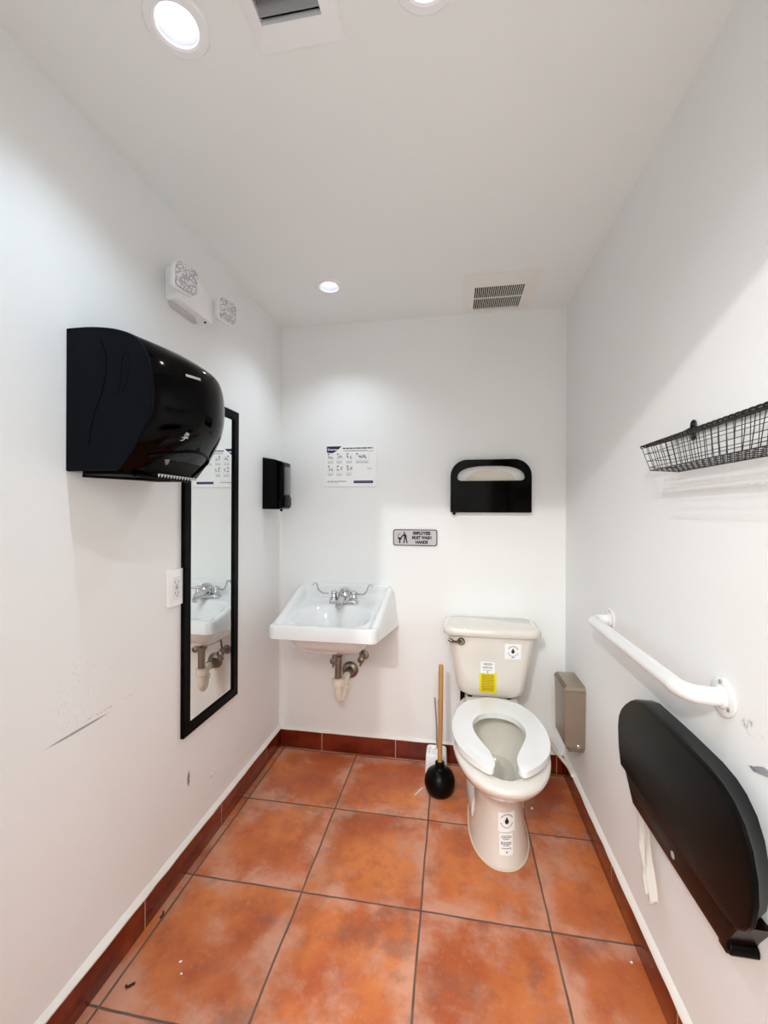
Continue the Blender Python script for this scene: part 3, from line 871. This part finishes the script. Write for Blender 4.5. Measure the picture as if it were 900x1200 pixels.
finish('top_flap', bm, M_CREAM, pk)

# ------------------------------------------------------------------ toilet
TX = 1.142
t = thing('toilet', 'white two-piece elongated toilet with open-front seat', 'toilet', (TX, -.35, 0))
NT_ = 56
def egg(cx, yb, yf, hw, z, yc=None, eb=.75, ef=.95, n=NT_):
    yc = (yb + yf) / 2 if yc is None else yc
    L = []
    for k in range(n):
        q = 2 * pi * k / n; c, s = cos(q), sin(q)
        e = eb if s > 0 else ef
        x = cx + hw * math.copysign(abs(c) ** e, c)
        y = yc + ((yb - yc) if s > 0 else (yc - yf)) * math.copysign(abs(s) ** e, s)
        L.append(Vector((x, y, z)))
    return L
bm = B()
secs = [(0, -.17, -.640, .122, -.42), (.012, -.165, -.638, .121, -.42), (.03, -.165, -.632, .117, -.42), (.08, -.16, -.620, .109, -.42), (.14, -.155, -.610, .103, -.40), (.20, -.15, -.605, .100, -.40),
        (.24, -.14, -.612, .106, -.40), (.27, -.13, -.640, .118, -.42), (.30, -.12, -.695, .134, -.45), (.33, -.11, -.755, .150, -.48), (.36, -.11, -.800, .164, -.50), (.39, -.11, -.832, .176, -.51), (.405, -.11, -.842, .180, -.515), (.416, -.11, -.843, .180, -.515), (.424, -.115, -.836, .174, -.515)]
PK = lambda z: .958 if z < .25 else min(1., .958 + (z - .25) * .6)
secs = [(z, yb, yf, hw * PK(z), yc) for z, yb, yf, hw, yc in secs]
TXo = lambda z: TX + .006 * max(0, 1 - z / .35)
loops = [egg(TXo(z), yb, yf, hw, z, yc, .7, .92) for z, yb, yf, hw, yc in secs]
inner = [(.424, -.30, -.790, .128, -.50), (.418, -.295, -.794, .133, -.50), (.400, -.290, -.792, .136, -.50), (.375, -.292, -.780, .134, -.49), (.33, -.300, -.735, .120, -.47), (.29, -.31, -.665, .100, -.45), (.255, -.32, -.600, .078, -.44), (.22, -.34, -.545, .060, -.44), (.19, -.37, -.51, .045, -.44)]
outer_n = len(loops)
rows = loft(bm, loops + [egg(TX, yb, yf, hw, z, yc, .95, 1.) for z, yb, yf, hw, yc in inner], True, True)
ob = finish('bowl', bm, [M_TOIL, M_BOWLIN], t, 60)
for p in ob.data.polygons:
    c = p.center + Vector(t.location)
    if c.z > .18 and p.index >= (outer_n) * NT_: p.material_index = 1
# trapway bulges down both sides
bm = B()
for s in (-1, 1):
    loft(bm, [[Vector((TX + s * (.055 + dx * .060 * cos(q)), y + 0, z + dz * sin(q))) for q in [2 * pi * k / 16 for k in range(16)]] for y, z, dx, dz in ((-.12, .10, .8, .09), (-.20, .11, 1.05, .105), (-.30, .12, 1.15, .115), (-.40, .11, 1.05, .105), (-.47, .09, .8, .08))])
finish('trapway', bm, M_TOIL, t, 60)
# deck that carries the tank
bm = B()
loft(bm, [egg(TX, -.03, -.30, hw, z, -.15, .45, .6) for z, hw in ((.30, .10), (.37, .115), (.415, .125), (.428, .120))])
finish('tank_deck', bm, M_TOIL, t, 60)
# water
bm = B(); bm.faces.new([bm.verts.new(p) for p in egg(TX, -.325, -.585, .0735, .247, -.44, .95, 1.)]); finish('water', bm, M_WATER, t)
# caulk ring at the floor
bm = B(); loft(bm, [egg(TX + .006, -.165, -.6445, .1215, .0, -.42, .7, .92), egg(TX + .006, -.165, -.6425, .1195, .003, -.42, .7, .92), egg(TX + .006, -.165, -.634, .114, .006, -.42, .7, .92)]); finish('floor_caulk', bm, mat('aged caulk', rgb(214, 204, 184), .5), t)
# seat
outer_s = [(1.146, -.236), (1.060, -.262), (.999, -.345), (.970, -.45), (.965, -.555), (.982, -.650), (1.020, -.722), (1.062, -.768), (1.090, -.786)]
inner_s = [(1.106, -.770), (1.107, -.735), (1.098, -.690), (1.074, -.630), (1.050, -.560), (1.046, -.490), (1.068, -.430), (1.106, -.396), (1.146, -.388)]
def mir(L): return [(2 * 1.146 - a, b) for a, b in L]
left = [(p.x, p.y) for p in smooth_path([(a, b, 0) for a, b in outer_s + inner_s], 5)]
right = mir(left)[::-1]
outl = left[:-1] + right[:-1]
KX = TX + .000 - 1.146
outl = [(a + KX, b) for a, b in outl]
bm = B()
prism(bm, outl, lambda u, v, d: Vector((u, v, .4365 + d)), 0, .0225, .0075, 4)
seat = finish('seat', bm, M_SEAT, t, 55)
for x, y in ((1.03, -.40), (1.255, -.40), (1.05, -.70), (1.235, -.70)):
    bm = B(); box(bm, x - .012, x + .012, y - .008, y + .008, .4235, .438, .003); finish('seat_bumper', bm, M_SEAT, seat)
for s_ in (-1, 1):
    bm = B(); tube(bm, [(TX + s_ * .055, -.243, .434), (TX + s_ * .095, -.243, .434)], .010, 16); finish('hinge', bm, M_SEAT, seat)
# tank
def rr3(x0, x1, y0, y1, z, r, n=7): return [Vector((u, v, z)) for u, v in rrect(x0, x1, y0, y1, r, n)]
bm = B()
loft(bm, [rr3(1.045, 1.240, -.150, -.035, .427, .040), rr3(1.015, 1.270, -.180, -.022, .436, .045), rr3(.990, 1.294, -.194, -.015, .455, .045), rr3(.978, 1.303, -.200, -.012, .485, .045), rr3(.962, 1.318, -.206, -.010, .58, .045), rr3(.945, 1.335, -.212, -.008, .68, .045), rr3(.936, 1.345, -.216, -.008, .735, .045)])
tank = finish('tank', bm, M_TOIL, t, 45)
bm = B()
loft(bm, [rr3(.925, 1.357, -.228, -.006, .730, .050), rr3(.916, 1.366, -.236, -.004, .737, .055), rr3(.914, 1.368, -.238, -.004, .756, .056), rr3(.922, 1.360, -.230, -.006, .770, .052), rr3(.940, 1.342, -.212, -.014, .7755, .045)])
finish('tank_lid', bm, M_TOIL, t, 60)
bm = B(); lathe(bm, [(.017, -.213), (.018, -.220), (.013, -.226)], (1.000, 0, .704), 20, 'y')
tube(bm, smooth_path([(1.000, -.228, .704), (.982, -.236, .706), (.962, -.238, .708), (.942, -.236, .716)], 5), [.0065] * 5 + [.006] * 5 + [.008] * 6, 12)
fl = finish('flush_handle', bm, mat('dark chrome', rgb(120, 112, 104), .12, 1.), t)
for x in (1.045, 1.225):
    bm = B(); tube(bm, [(x, -.165, .395), (x, -.165, .434)], .012, 12); finish('tank_bolt', bm, M_RUBBER, t)
bm = B(); tube(bm, [(1.010, -.12, .33), (1.010, -.12, .444)], .012, 12); finish('fill_valve_nut', bm, M_RUBBER, t)
# stickers on the tank and foot
def tank_y(z): return -.2155 + (.735 - z) * .050 * .9 if z > .48 else -.2155 + (.735 - z) * .05
def tz_front(z):
    pts = [(.455, -.194), (.485, -.200), (.58, -.206), (.68, -.212), (.735, -.216)]
    for (a, b), (c, d) in zip(pts, pts[1:]):
        if a <= z <= c: return b + (d - b) * (z - a) / (c - a)
    return -.2
def sticker(x0, x1, z0, z1, m, name, par, fy, e=.0006):
    bm = B(); rows = []
    nz = 6; nx = 6
    for j in range(nz + 1):
        z = z0 + (z1 - z0) * j / nz
        rows.append([bm.verts.new((x0 + (x1 - x0) * i / nx, fy(x0 + (x1 - x0) * i / nx, z) - e, z)) for i in range(nx + 1)])
    for a, b in zip(rows, rows[1:]):
        for i in range(nx): bm.faces.new((a[i], a[i + 1], b[i + 1], b[i]))
    return finish(name, bm, m, par)
tf = lambda x, z: tz_front(z)
def marks(outs, m, name, par, fy, e=.0011):
    bm = B()
    for o_ in outs:
        bm.faces.new([bm.verts.new((u, fy(u, v) - e, v)) for u, v in o_])
    return finish(name, bm, m, par, smooth=False)
def arc_ring(cx, cz, r0, r1, a0, a1, n=10):
    out = []
    for k in range(n):
        p, q = radians(a0 + (a1 - a0) * k / n), radians(a0 + (a1 - a0) * (k + .72) / n)
        out.append([(cx + r0 * cos(p), cz + r0 * sin(p)), (cx + r1 * cos(p), cz + r1 * sin(p)), (cx + r1 * cos(q), cz + r1 * sin(q)), (cx + r0 * cos(q), cz + r0 * sin(q))])
    return out
def drop(cx, cz, s):
    return [[(cx + s * a, cz + s * b) for a, b in ((0, 1.25), (.28, .65), (.52, .25), (.62, -.15), (.5, -.5), (.25, -.72), (0, -.8), (-.25, -.72), (-.5, -.5), (-.62, -.15), (-.52, .25), (-.28, .65))]]
w1 = sticker(1.200, 1.274, .631, .703, M_PAPER, 'sticker', tank, tf)
marks(drop(1.237, .668, .0125), M_INK, 'drop_mark', w1, tf)
marks(arc_ring(1.237, .668, .0215, .0260, 25, 155) , M_GREYINK, 'ring_text', w1, tf)
marks(arc_ring(1.237, .668, .0215, .0245, 195, 345), mat('blue ink', rgb(110, 120, 170), .6), 'ring_mark', w1, tf)
marks([R_(1.230, 1.244, .637, .641)], M_GREYINK, 'small_text', w1, tf)
def text_rows(cx, rows_, seed=1):
    out = []
    rr = random.Random(seed)
    for z, hw, h in rows_:
        u = cx - hw
        while u < cx + hw - .001:
            w_ = min(rr.uniform(.003, .009), cx + hw - u); out.append(R_(u, u + w_, z - h / 2, z + h / 2)); u += w_ + .0016
    return out
w2 = sticker(1.091, 1.156, .556, .612, M_PAPER, 'sticker', tank, tf)
marks(text_rows(1.1235, [(.604, .018, .0028), (.600, .024, .0028), (.5955, .014, .0024), (.586, .022, .003), (.582, .024, .003), (.572, .020, .003)]) + [R_(1.120, 1.127, .560, .566)], M_GREYINK, 'small_text', w2, tf)
w3 = sticker(1.086, 1.164, .462, .556, M_YEL, 'yellow_sticker', tank, tf)
w3['label'] = 'yellow instruction sticker'
marks(text_rows(1.125, [(.548 - .0062 * k, .028, .0034) for k in range(13)], 4), M_OLIVE, 'small_text', w3, tf)
def foot_y(x, z):
    # front of the pedestal at (x, z)
    for (z0, yb, yf, hw, yc), (z1, yb2, yf2, hw2, yc2) in zip(secs, secs[1:]):
        if z0 <= z <= z1:
            k = (z - z0) / (z1 - z0); yf_ = yf + (yf2 - yf) * k; hw_ = hw + (hw2 - hw) * k; yc_ = yc + (yc2 - yc) * k
            u = min(.999, abs(x - TX - .006 * max(0, 1 - z / .35)) / hw_)
            c = u ** (1 / .92); s = math.sqrt(max(0, 1 - c * c)) ** .92
            return yc_ - (yc_ - yf_) * s
    return -.6
w4 = sticker(1.131, 1.193, .123, .190, M_PAPER, 'sticker', ob, foot_y, .0016)
marks(drop(1.163, .160, .0125), M_INK, 'drop_mark', w4, foot_y, .0024)
marks(arc_ring(1.163, .160, .0215, .0255, 25, 155), M_GREYINK, 'ring_text', w4, foot_y, .0024)
marks(arc_ring(1.163, .160, .0215, .0245, 195, 345), mat('blue ink', rgb(110, 120, 170), .6), 'ring_mark', w4, foot_y, .0024)
w5 = sticker(1.134, 1.184, .048, .118, M_PAPER, 'sticker', ob, foot_y, .0016)
marks(text_rows(1.160, [(.110, .016, .003), (.105, .020, .003), (.100, .012, .003), (.089, .020, .0035), (.084, .020, .0035), (.079, .012, .003), (.070, .018, .003)], 3) + [R_(1.158, 1.164, .056, .061)], M_GREYINK, 'small_text', w5, foot_y, .0024)

# ------------------------------------------------------------------ plunger and brush
PX, PYc = .903, -.245
t = thing('plunger', 'toilet plunger with black rubber cup and pale wooden handle standing on the tiles', 'plunger', (PX, PYc, 0))
bm = B()
lathe(bm, [(.050, .0), (.056, .003), (.066, .022), (.0715, .045), (.070, .068), (.060, .092), (.042, .108), (.026, .114), (.0215, .122), (.022, .140), (.019, .143), (.014, .143)], (PX, PYc, 0), 40)
finish('rubber_cup', bm, M_RUBBER, t, 40)
bm = B(); tube(bm, [(PX, PYc, .12), (PX + .002, PYc + .02, .36), (PX + .003, PYc + .045, .575), (PX + .003, PYc + .046, .582)], [.0105, .0115, .012, .009], 18); finish('handle', bm, M_WOOD, t)
HX, HY = .882, -.108
t = thing('brush_holder', 'white square plastic toilet brush holder on the floor behind the plunger', 'brush holder', (HX, HY, 0))
bm = B()
loft(bm, [rr3(HX - .052, HX + .052, HY - .052, HY + .052, .001, .020), rr3(HX - .055, HX + .055, HY - .055, HY + .055, .006, .022), rr3(HX - .050, HX + .050, HY - .050, HY + .050, .112, .018), rr3(HX - .047, HX + .047, HY - .047, HY + .047, .117, .017), rr3(HX - .034, HX + .034, HY - .034, HY + .034, .117, .015), rr3(HX - .030, HX + .030, HY - .030, HY + .030, .108, .014)])
finish('cup', bm, M_WHT, t)
t = thing('toilet_brush', 'toilet brush with thin steel handle standing in the white holder', 'toilet brush', (HX, HY, .108))
bm = B(); tube(bm, [(HX + .003, HY, .109), (HX + .000, HY + .010, .24), (HX - .010, HY + .022, .372)], .0042, 10); finish('handle', bm, mat('steel rod', rgb(190, 190, 194), .35, .8), t)
bm = B(); lathe(bm, [(.022, .1085), (.022, .116), (.010, .124), (.005, .126)], (HX + .003, HY, 0), 20); finish('cap', bm, M_WHTM, t)

# ------------------------------------------------------------------ stainless bin on the right wall
t = thing('sanitary_bin', 'small stainless steel sanitary bin hung in the corner beside the toilet', 'bin', (W, -.245, .31))
nb = lambda o0, y0, y1, z: [Vector((W - .001, y0, z)), Vector((W - o0, y0, z)), Vector((W - o0, y1, z)), Vector((W - .001, y1, z))]
bm = B()
loft(bm, [nb(.060, -.305, -.175, .278), nb(.082, -.330, -.157, .312), nb(.086, -.333, -.155, .545)])
es = [e for e in bm.edges if abs((e.verts[0].co - e.verts[1].co).x) < 1e-5 or True]
finish('body', bm, M_STEEL, t, 20)
bm = B()
loft(bm, [nb(.088, -.335, -.153, .540), nb(.088, -.335, -.153, .556), nb(.080, -.327, -.156, .566), nb(.074, -.318, -.160, .570)])
finish('lid', bm, M_STEEL, t, 25)
bm = B(); tube(bm, [(W - .01, -.337, .548), (W - .086, -.337, .546)], .0016, 8); finish('lid_seam', bm, M_STEEL, t)
bm = B(); lathe(bm, [(.008, 0), (.008, -.004), (.005, -.006)], (W - .03, -.3325, .318), 14, 'y'); finish('latch', bm, M_CHROME, t)

# ------------------------------------------------------------------ painted supply line in the corner
bm = B()
tube(bm, smooth_path([(1.300, -.12, .30), (1.360, -.060, .265), (1.420, -.040, .200), (1.462, -.050, .140), (1.486, -.080, .118), (1.502, -.130, .112), (1.505, -.195, .110)], 6), [.009] * 20 + [.008] * 17, 14)
hp = finish('supply_pipe', bm, M_PVC)
tag(hp, 'white painted water pipe curving behind the toilet into the corner under the steel bin', 'water pipe')

# ------------------------------------------------------------------ grab bar
t = thing('grab_bar', 'white tubular grab bar on the right wall above the big toilet roll dispenser', 'grab bar', (W, -.93, .93))
bm = B(); o_ = .068; zb = .930
tube(bm, smooth_path([(W - .004, -.612, zb), (W - .030, -.613, zb), (W - .055, -.622, zb), (W - o_, -.650, zb), (W - o_, -.70, zb), (W - o_, -.94, zb), (W - o_, -1.16, zb), (W - o_, -1.205, zb), (W - .055, -1.234, zb), (W - .030, -1.243, zb), (W - .004, -1.244, zb)], 6), .0190, 24)
finish('bar', bm, M_WHTM, t, 60)
for y in (-.612, -1.244):
    bm = B(); lathe(bm, [(.0405, -.0005), (.0405, -.004), (.036, -.0065), (.0245, -.0065), (.0225, -.010), (.0191, -.012)], (W, y, zb), 36, 'x'); fg = finish('flange', bm, M_WHTM, t)
    for a in (90, 210, 330):
        bm = B(); lathe(bm, [(.0050, -.0064), (.0046, -.0085), (.002, -.0095)], (W, y + .030 * cos(radians(a)), zb + .0315 * sin(radians(a))), 12, 'x'); finish('screw', bm, M_CHROME, fg)

# ------------------------------------------------------------------ jumbo toilet roll dispenser
t = thing('toilet_roll_dispenser', 'wide black jumbo toilet roll dispenser low on the right wall', 'toilet roll dispenser', (W, -1.13, .50))
face = [(-.843, .663), (-.850, .698), (-.868, .726), (-.895, .752), (-.930, .778), (-.962, .796), (-1.01, .808), (-1.17, .810), (-1.29, .807), (-1.335, .800), (-1.366, .788), (-1.395, .766), (-1.415, .735), (-1.427, .695), (-1.429, .656), (-1.420, .612), (-1.405, .588), (-1.385, .572), (-1.34, .565), (-.865, .558), (-.850, .60)]
def back(y, z): return (-.815 + (y + .843) * .957, z - .014)
DT = .062
bm = B()
fi = lambda k, d: [MR(-1.13 + (y + 1.13) * k, .68 + (z - .68) * k, d) for y, z in face]
loft(bm, [[MR(*back(y, z), .001) for y, z in face], [MR(-1.13 + (y + 1.13) * 1.0 * .5 + (back(y, z)[0] + 1.13) * .5, z * .5 + back(y, z)[1] * .5, .032) for y, z in face], [MR(y, z, DT - .010) for y, z in face], fi(.996, DT - .004), fi(.985, DT - .001), fi(.965, DT)])
finish('cover', bm, M_TPBLK, t, 25)
tray = [(-.866, .562), (-.905, .535), (-.920, .505), (-.935, .488), (-1.325, .496), (-1.342, .503), (-1.352, .525), (-1.385, .578), (-1.13, .566)]
bm = B()
prism(bm, tray, MR, .002, DT - .008, .004, 2); finish('paper_window', bm, M_SMOKE, t)
bm = B()
prism(bm, rrect(-1.354, -1.312, .490, .514, .010), MR, .002, DT - .010, .006, 3); finish('end_tab', bm, M_BLACK, t)
bm = B()
box(bm, W - .050, W - .018, -1.165, -1.105, .788, .799, .003); lk = finish('latch_bump', bm, M_TPBLK, t)
bm = B(); lathe(bm, [(.0075, .7985), (.0070, .8008), (.002, .8012)], (W - .036, -1.136, 0), 16); finish('lock', bm, mat('white lock plug', rgb(240, 240, 240), .3), lk)
for y in (-1.118, -1.152):
    bm = B(); lathe(bm, [(.002, .7985), (.0018, .8004)], (W - .038, y, 0), 8); finish('rivet', bm, M_SILV, lk)
bm = B(); lathe(bm, [(.009, DT - .0085), (.0075, DT - .007), (.002, DT - .0065)], (W, -1.155, .520), 16, 'x')
for v_ in bm.verts: v_.co.x = 2 * W - v_.co.x
finish('spindle_cap', bm, M_SILV, t)
# hanging paper tail
bm = B()
rows = []
zs = [.515, .48, .45, .41, .37, .34, .305, .275]
for j, z in enumerate(zs):
    wdt = [.100, .095, .090, .080, .066, .052, .042, .030][j]; cy = -.925 - .008 * j - (.02 if j > 4 else 0) * (j - 4) * .3
    rows.append([(W - .030 + .010 * sin(i * 1.4 + j * .5) * (.4 + j * .1), cy + wdt * (.5 - i / 8), z + .008 * sin(i * 1.1) * (j / 7)) for i in range(9)])
vv = [[bm.verts.new(p) for p in r] for r in rows]
for a, b in zip(vv, vv[1:]):
    for i in range(8): bm.faces.new((a[i], a[i + 1], b[i + 1], b[i]))
bmesh.ops.solidify(bm, geom=bm.faces[:], thickness=.0012)
tp = finish('toilet_paper', bm, mat('soft white tissue', rgb(252, 250, 246), .9), None, 60)
tag(tp, 'torn end of white toilet paper hanging below the wide black dispenser', 'toilet paper')

# ------------------------------------------------------------------ wire basket
t = thing('wire_basket', 'shallow black wire basket hung on the right wall', 'wire basket', (W, -1.32, 1.42))
Y0, Y1 = -1.035, -1.625
def lerp(a, b, k): return a + (b - a) * k
XB, XF = W - .006, W - .075          # wall side, room side
ZRB, ZRF = 1.506, 1.486
ZBB, ZBF = 1.416, 1.420
def top_pt(side, k):                 # side 0 wall, 1 room
    return Vector((XB if side == 0 else XF, lerp(Y0, Y1, k), ZRB if side == 0 else ZRF))
def bot_pt(side, k):
    return Vector((XB - .002 if side == 0 else XF + .004, lerp(Y0 - .042, Y1 + .042, k), ZBB if side == 0 else ZBF))
bm = B()
r_ = .0019
for dz in (0, .0050):
    rim = [top_pt(0, 0), top_pt(0, 1), top_pt(1, 1), top_pt(1, 0)]
    pts = []
    for i in range(4):
        a, b = rim[i], rim[(i + 1) % 4]
        m_ = 14 if i % 2 == 0 else 3
        for k in range(m_): pts.append(a.lerp(b, (k + .5) / m_) - Vector((0, 0, dz)))
    tube(bm, pts, .0019, 8, closed=True)
# twisted wrap wire round the rim
rim = [top_pt(0, 0), top_pt(0, 1), top_pt(1, 1), top_pt(1, 0), top_pt(0, 0)]
for a, b in zip(rim, rim[1:]):
    L = (b - a).length; n = int(L / .0165)
    for k in range(n):
        c = a.lerp(b, (k + .5) / n); tt = (b - a).normalized(); up = Vector((0, 0, 1)); sd = tt.cross(up)
        pp = [c + tt * .004 * (q / 6) + up * (.0040 * cos(2 * pi * q / 12) - .0022) + sd * .0036 * sin(2 * pi * q / 12) for q in range(12)]
        tube(bm, pp, .0009, 5, closed=True)
rimo = finish('rim', bm, M_WIRE, t)
bm = B()
NK = 24
for s in (0, 1):
    for k in range(NK + 1):
        f = k / NK
        tube(bm, [top_pt(s, f), top_pt(s, f).lerp(bot_pt(s, f), .5) + Vector((0, random.uniform(-.002, .002), 0)), bot_pt(s, f)], .0008, 5)
    for q in (.33, .62, .88):
        tube(bm, [top_pt(s, 0).lerp(bot_pt(s, 0), q), top_pt(s, 1).lerp(bot_pt(s, 1), q)], .0008, 5)
for e in (0, 1):
    for j in range(1, 5):
        f = j / 5
        tube(bm, [top_pt(0, e).lerp(top_pt(1, e), f), bot_pt(0, e).lerp(bot_pt(1, e), f)], .0008, 5)
    for q in (.33, .62, .88):
        tube(bm, [top_pt(0, e).lerp(bot_pt(0, e), q), top_pt(1, e).lerp(bot_pt(1, e), q)], .0008, 5)
finish('side_mesh', bm, M_WIRE, t)
bm = B()
for k in range(NK + 1):
    f = k / NK; tube(bm, [bot_pt(0, f), bot_pt(1, f)], .0008, 5)
for j in range(6):
    f = j / 5; tube(bm, [bot_pt(0, 0).lerp(bot_pt(1, 0), f), bot_pt(0, 1).lerp(bot_pt(1, 1), f)], .0009 if 0 < j < 5 else .0014, 5)
finish('bottom_mesh', bm, M_WIRE, t)
bm = B()
tube(bm, [Vector((W - .004, -1.135, 1.520)) + Vector((0, .008 * cos(q), .010 * sin(q))) for q in [2 * pi * k / 16 for k in range(16)]], .0030, 8, closed=True)
tube(bm, [Vector((W - .005, -1.137, 1.498)) + Vector((0, .006 * cos(q), .012 * sin(q))) for q in [2 * pi * k / 16 for k in range(16)]], .0030, 8, closed=True)
lathe(bm, [(.006, -.0005), (.006, -.006), (.002, -.009)], (W, -1.135, 1.520), 12, 'x')
finish('hanger_ring', bm, M_WIRE, t)
bm = B(); tube(bm, smooth_path([(XF, -1.035, 1.486), (XF + .01, -1.07, 1.489), (XF + .04, -1.11, 1.498), (W - .006, -1.13, 1.515)], 5), .0020, 6); finish('hanger_wire', bm, M_WIRE, t)

# ------------------------------------------------------------------ flat grey tab and crumbs
bm = B()
prism(bm, [(-1.322, .834), (-1.335, .830), (-1.352, .836), (-1.375, .843), (-1.375, .853), (-1.358, .852), (-1.342, .844), (-1.335, .838)], MR, .0005, .0025, .0004)
tag(finish('grey_tab', bm, M_GREY), 'small flat grey tab on the right wall, past the grab bar end', 'metal tab')
def crumb(x, y, s, m, label, name, seed):
    rr = random.Random(seed); bm = B()
    bmesh.ops.create_icosphere(bm, subdivisions=1, radius=s)
    for v in bm.verts: v.co = Vector((v.co.x * rr.uniform(.6, 1.4), v.co.y * rr.uniform(.6, 1.4), v.co.z * rr.uniform(.3, .6)))
    zmin = min(v.co.z for v in bm.verts)
    for v in bm.verts: v.co += Vector((0, 0, -zmin))
    o = finish(name, bm, m, None, smooth=False); o.location = (x, y, 0); tag(o, label, 'debris'); return o
crumb(1.309, -.290, .0085, M_PAPER, 'tiny white paper ball on the tile at the right of the toilet foot', 'paper_ball', 1)
crumb(1.480, -.899, .004, M_PAPER, 'white speck on the tile against the right base tiles', 'paper_speck', 2)
bm = B(); tube(bm, smooth_path([(.075, -1.200, .003), (.082, -1.203, .004), (.088, -1.196, .003), (.095, -1.190, .003)], 4), .0032, 6)
tag(finish('dead_leaf_bit', bm, mat('brown bit', rgb(60, 34, 22), .8)), 'short curled dark brown bit on the tile near the left base tiles', 'debris')
bm = B(); tube(bm, smooth_path([(.030, -.990, .002), (.036, -1.000, .003), (.034, -1.012, .002)], 4), .0028, 6)
tag(finish('dead_leaf_bit', bm, MATS['brown bit']), 'small dark brown bit in the narrow tile strip by the left wall', 'debris')
crumb(.183, -1.118, .0040, M_PAPER, 'larger of two white specks on the front left tile', 'paper_speck', 4)
crumb(.205, -1.146, .0034, M_PAPER, 'smaller of two white specks on the front left tile', 'paper_speck', 5)
bm = B(); tube(bm, smooth_path([(.822, -.235, .003), (.806, -.262, .003), (.792, -.290, .003)], 4), .0026, 6)
tag(finish('paper_shred', bm, M_PAPER), 'thin white shred on the floor just left of the plunger cup', 'debris')

# ------------------------------------------------------------------ lights
def spot(name, loc, power, col, size, blend, rad, aim=None):
    l = bpy.data.lights.new(name, 'SPOT'); l.energy = power; l.color = col; l.spot_size = radians(size); l.spot_blend = blend; l.shadow_soft_size = rad
    o = bpy.data.objects.new(name, l); COL.objects.link(o); o.location = loc
    if aim: o.rotation_euler = (Vector(aim) - Vector(loc)).to_track_quat('-Z', 'Y').to_euler()
    return o
PW = dict(a=36., b=38., c=30., hall=52., soft=116.)
spot('downlight_lamp', (LIGHTS[0][0], LIGHTS[0][1], CH - .003), PW['a'], (.68, .85, 1), 128, 1., .016)
spot('downlight_lamp', (LIGHTS[1][0], LIGHTS[1][1], CH - .003), PW['b'], (.78, .90, 1), 116, 1., .014)
spot('downlight_lamp', (LIGHTS[2][0], LIGHTS[2][1], CH - .003), PW['c'], (.97, .97, 1), 128, 1., .012)
def area(name, loc, aim, shape, sx, sy, e, col):
    l = bpy.data.lights.new(name, 'AREA'); l.shape = shape; l.size = sx
    if shape == 'RECTANGLE': l.size_y = sy
    l.energy = e; l.color = col
    o = bpy.data.objects.new(name, l); COL.objects.link(o); o.location = loc
    o.rotation_euler = (Vector(aim) - Vector(loc)).to_track_quat('-Z', 'Y').to_euler()
area('hall_lamp', (.42, -3.25, 2.370), (.75, -.2, .6), 'DISK', .035, 0, PW['hall'], (1, .99, .95))
area('hall_fill_light', (.8, -3.3, 2.39), (.8, -3.29, 0), 'RECTANGLE', 1.2, .9, PW['soft'], (1, .985, .93))  # added soft fill above the unseen hall to lift the room's ambient light

w = bpy.data.worlds.new('world'); SC.world = w; w.use_nodes = True
w.node_tree.nodes['Background'].inputs[0].default_value = (.8, .85, .9, 1); w.node_tree.nodes['Background'].inputs[1].default_value = .3

# ------------------------------------------------------------------ camera
cam = bpy.data.cameras.new('camera'); co = bpy.data.objects.new('camera', cam); COL.objects.link(co)
cam.sensor_fit = 'VERTICAL'; cam.sensor_height = 24; cam.sensor_width = 18; cam.lens = 488.3092 * 24 / 1200
cam.clip_start = .02
yaw, pitch, roll = .1647, .0003, .0042
fw = Vector((-sin(yaw), cos(yaw), pitch)).normalized()
rt = Vector((cos(yaw), sin(yaw), 0)); up = rt.cross(fw)
r2 = rt * cos(roll) + up * sin(roll); u2 = up * cos(roll) - rt * sin(roll)
Mx = Matrix((r2, u2, -fw)).transposed().to_4x4()
Mx.translation = Vector((.960753, -2.219125, 1.312738))
co.matrix_world = Mx
SC.camera = co

SC.view_settings.view_transform = 'Standard'; SC.view_settings.look = 'None'
SC.view_settings.gamma = 1; SC.view_settings.use_curve_mapping = False
SC.view_settings.exposure = -1.12
SC.cycles.max_bounces = 10; SC.cycles.diffuse_bounces = 6; SC.cycles.glossy_bounces = 5; SC.cycles.transmission_bounces = 6
SC.cycles.sample_clamp_indirect = 6.
SC.cycles.use_denoising = True
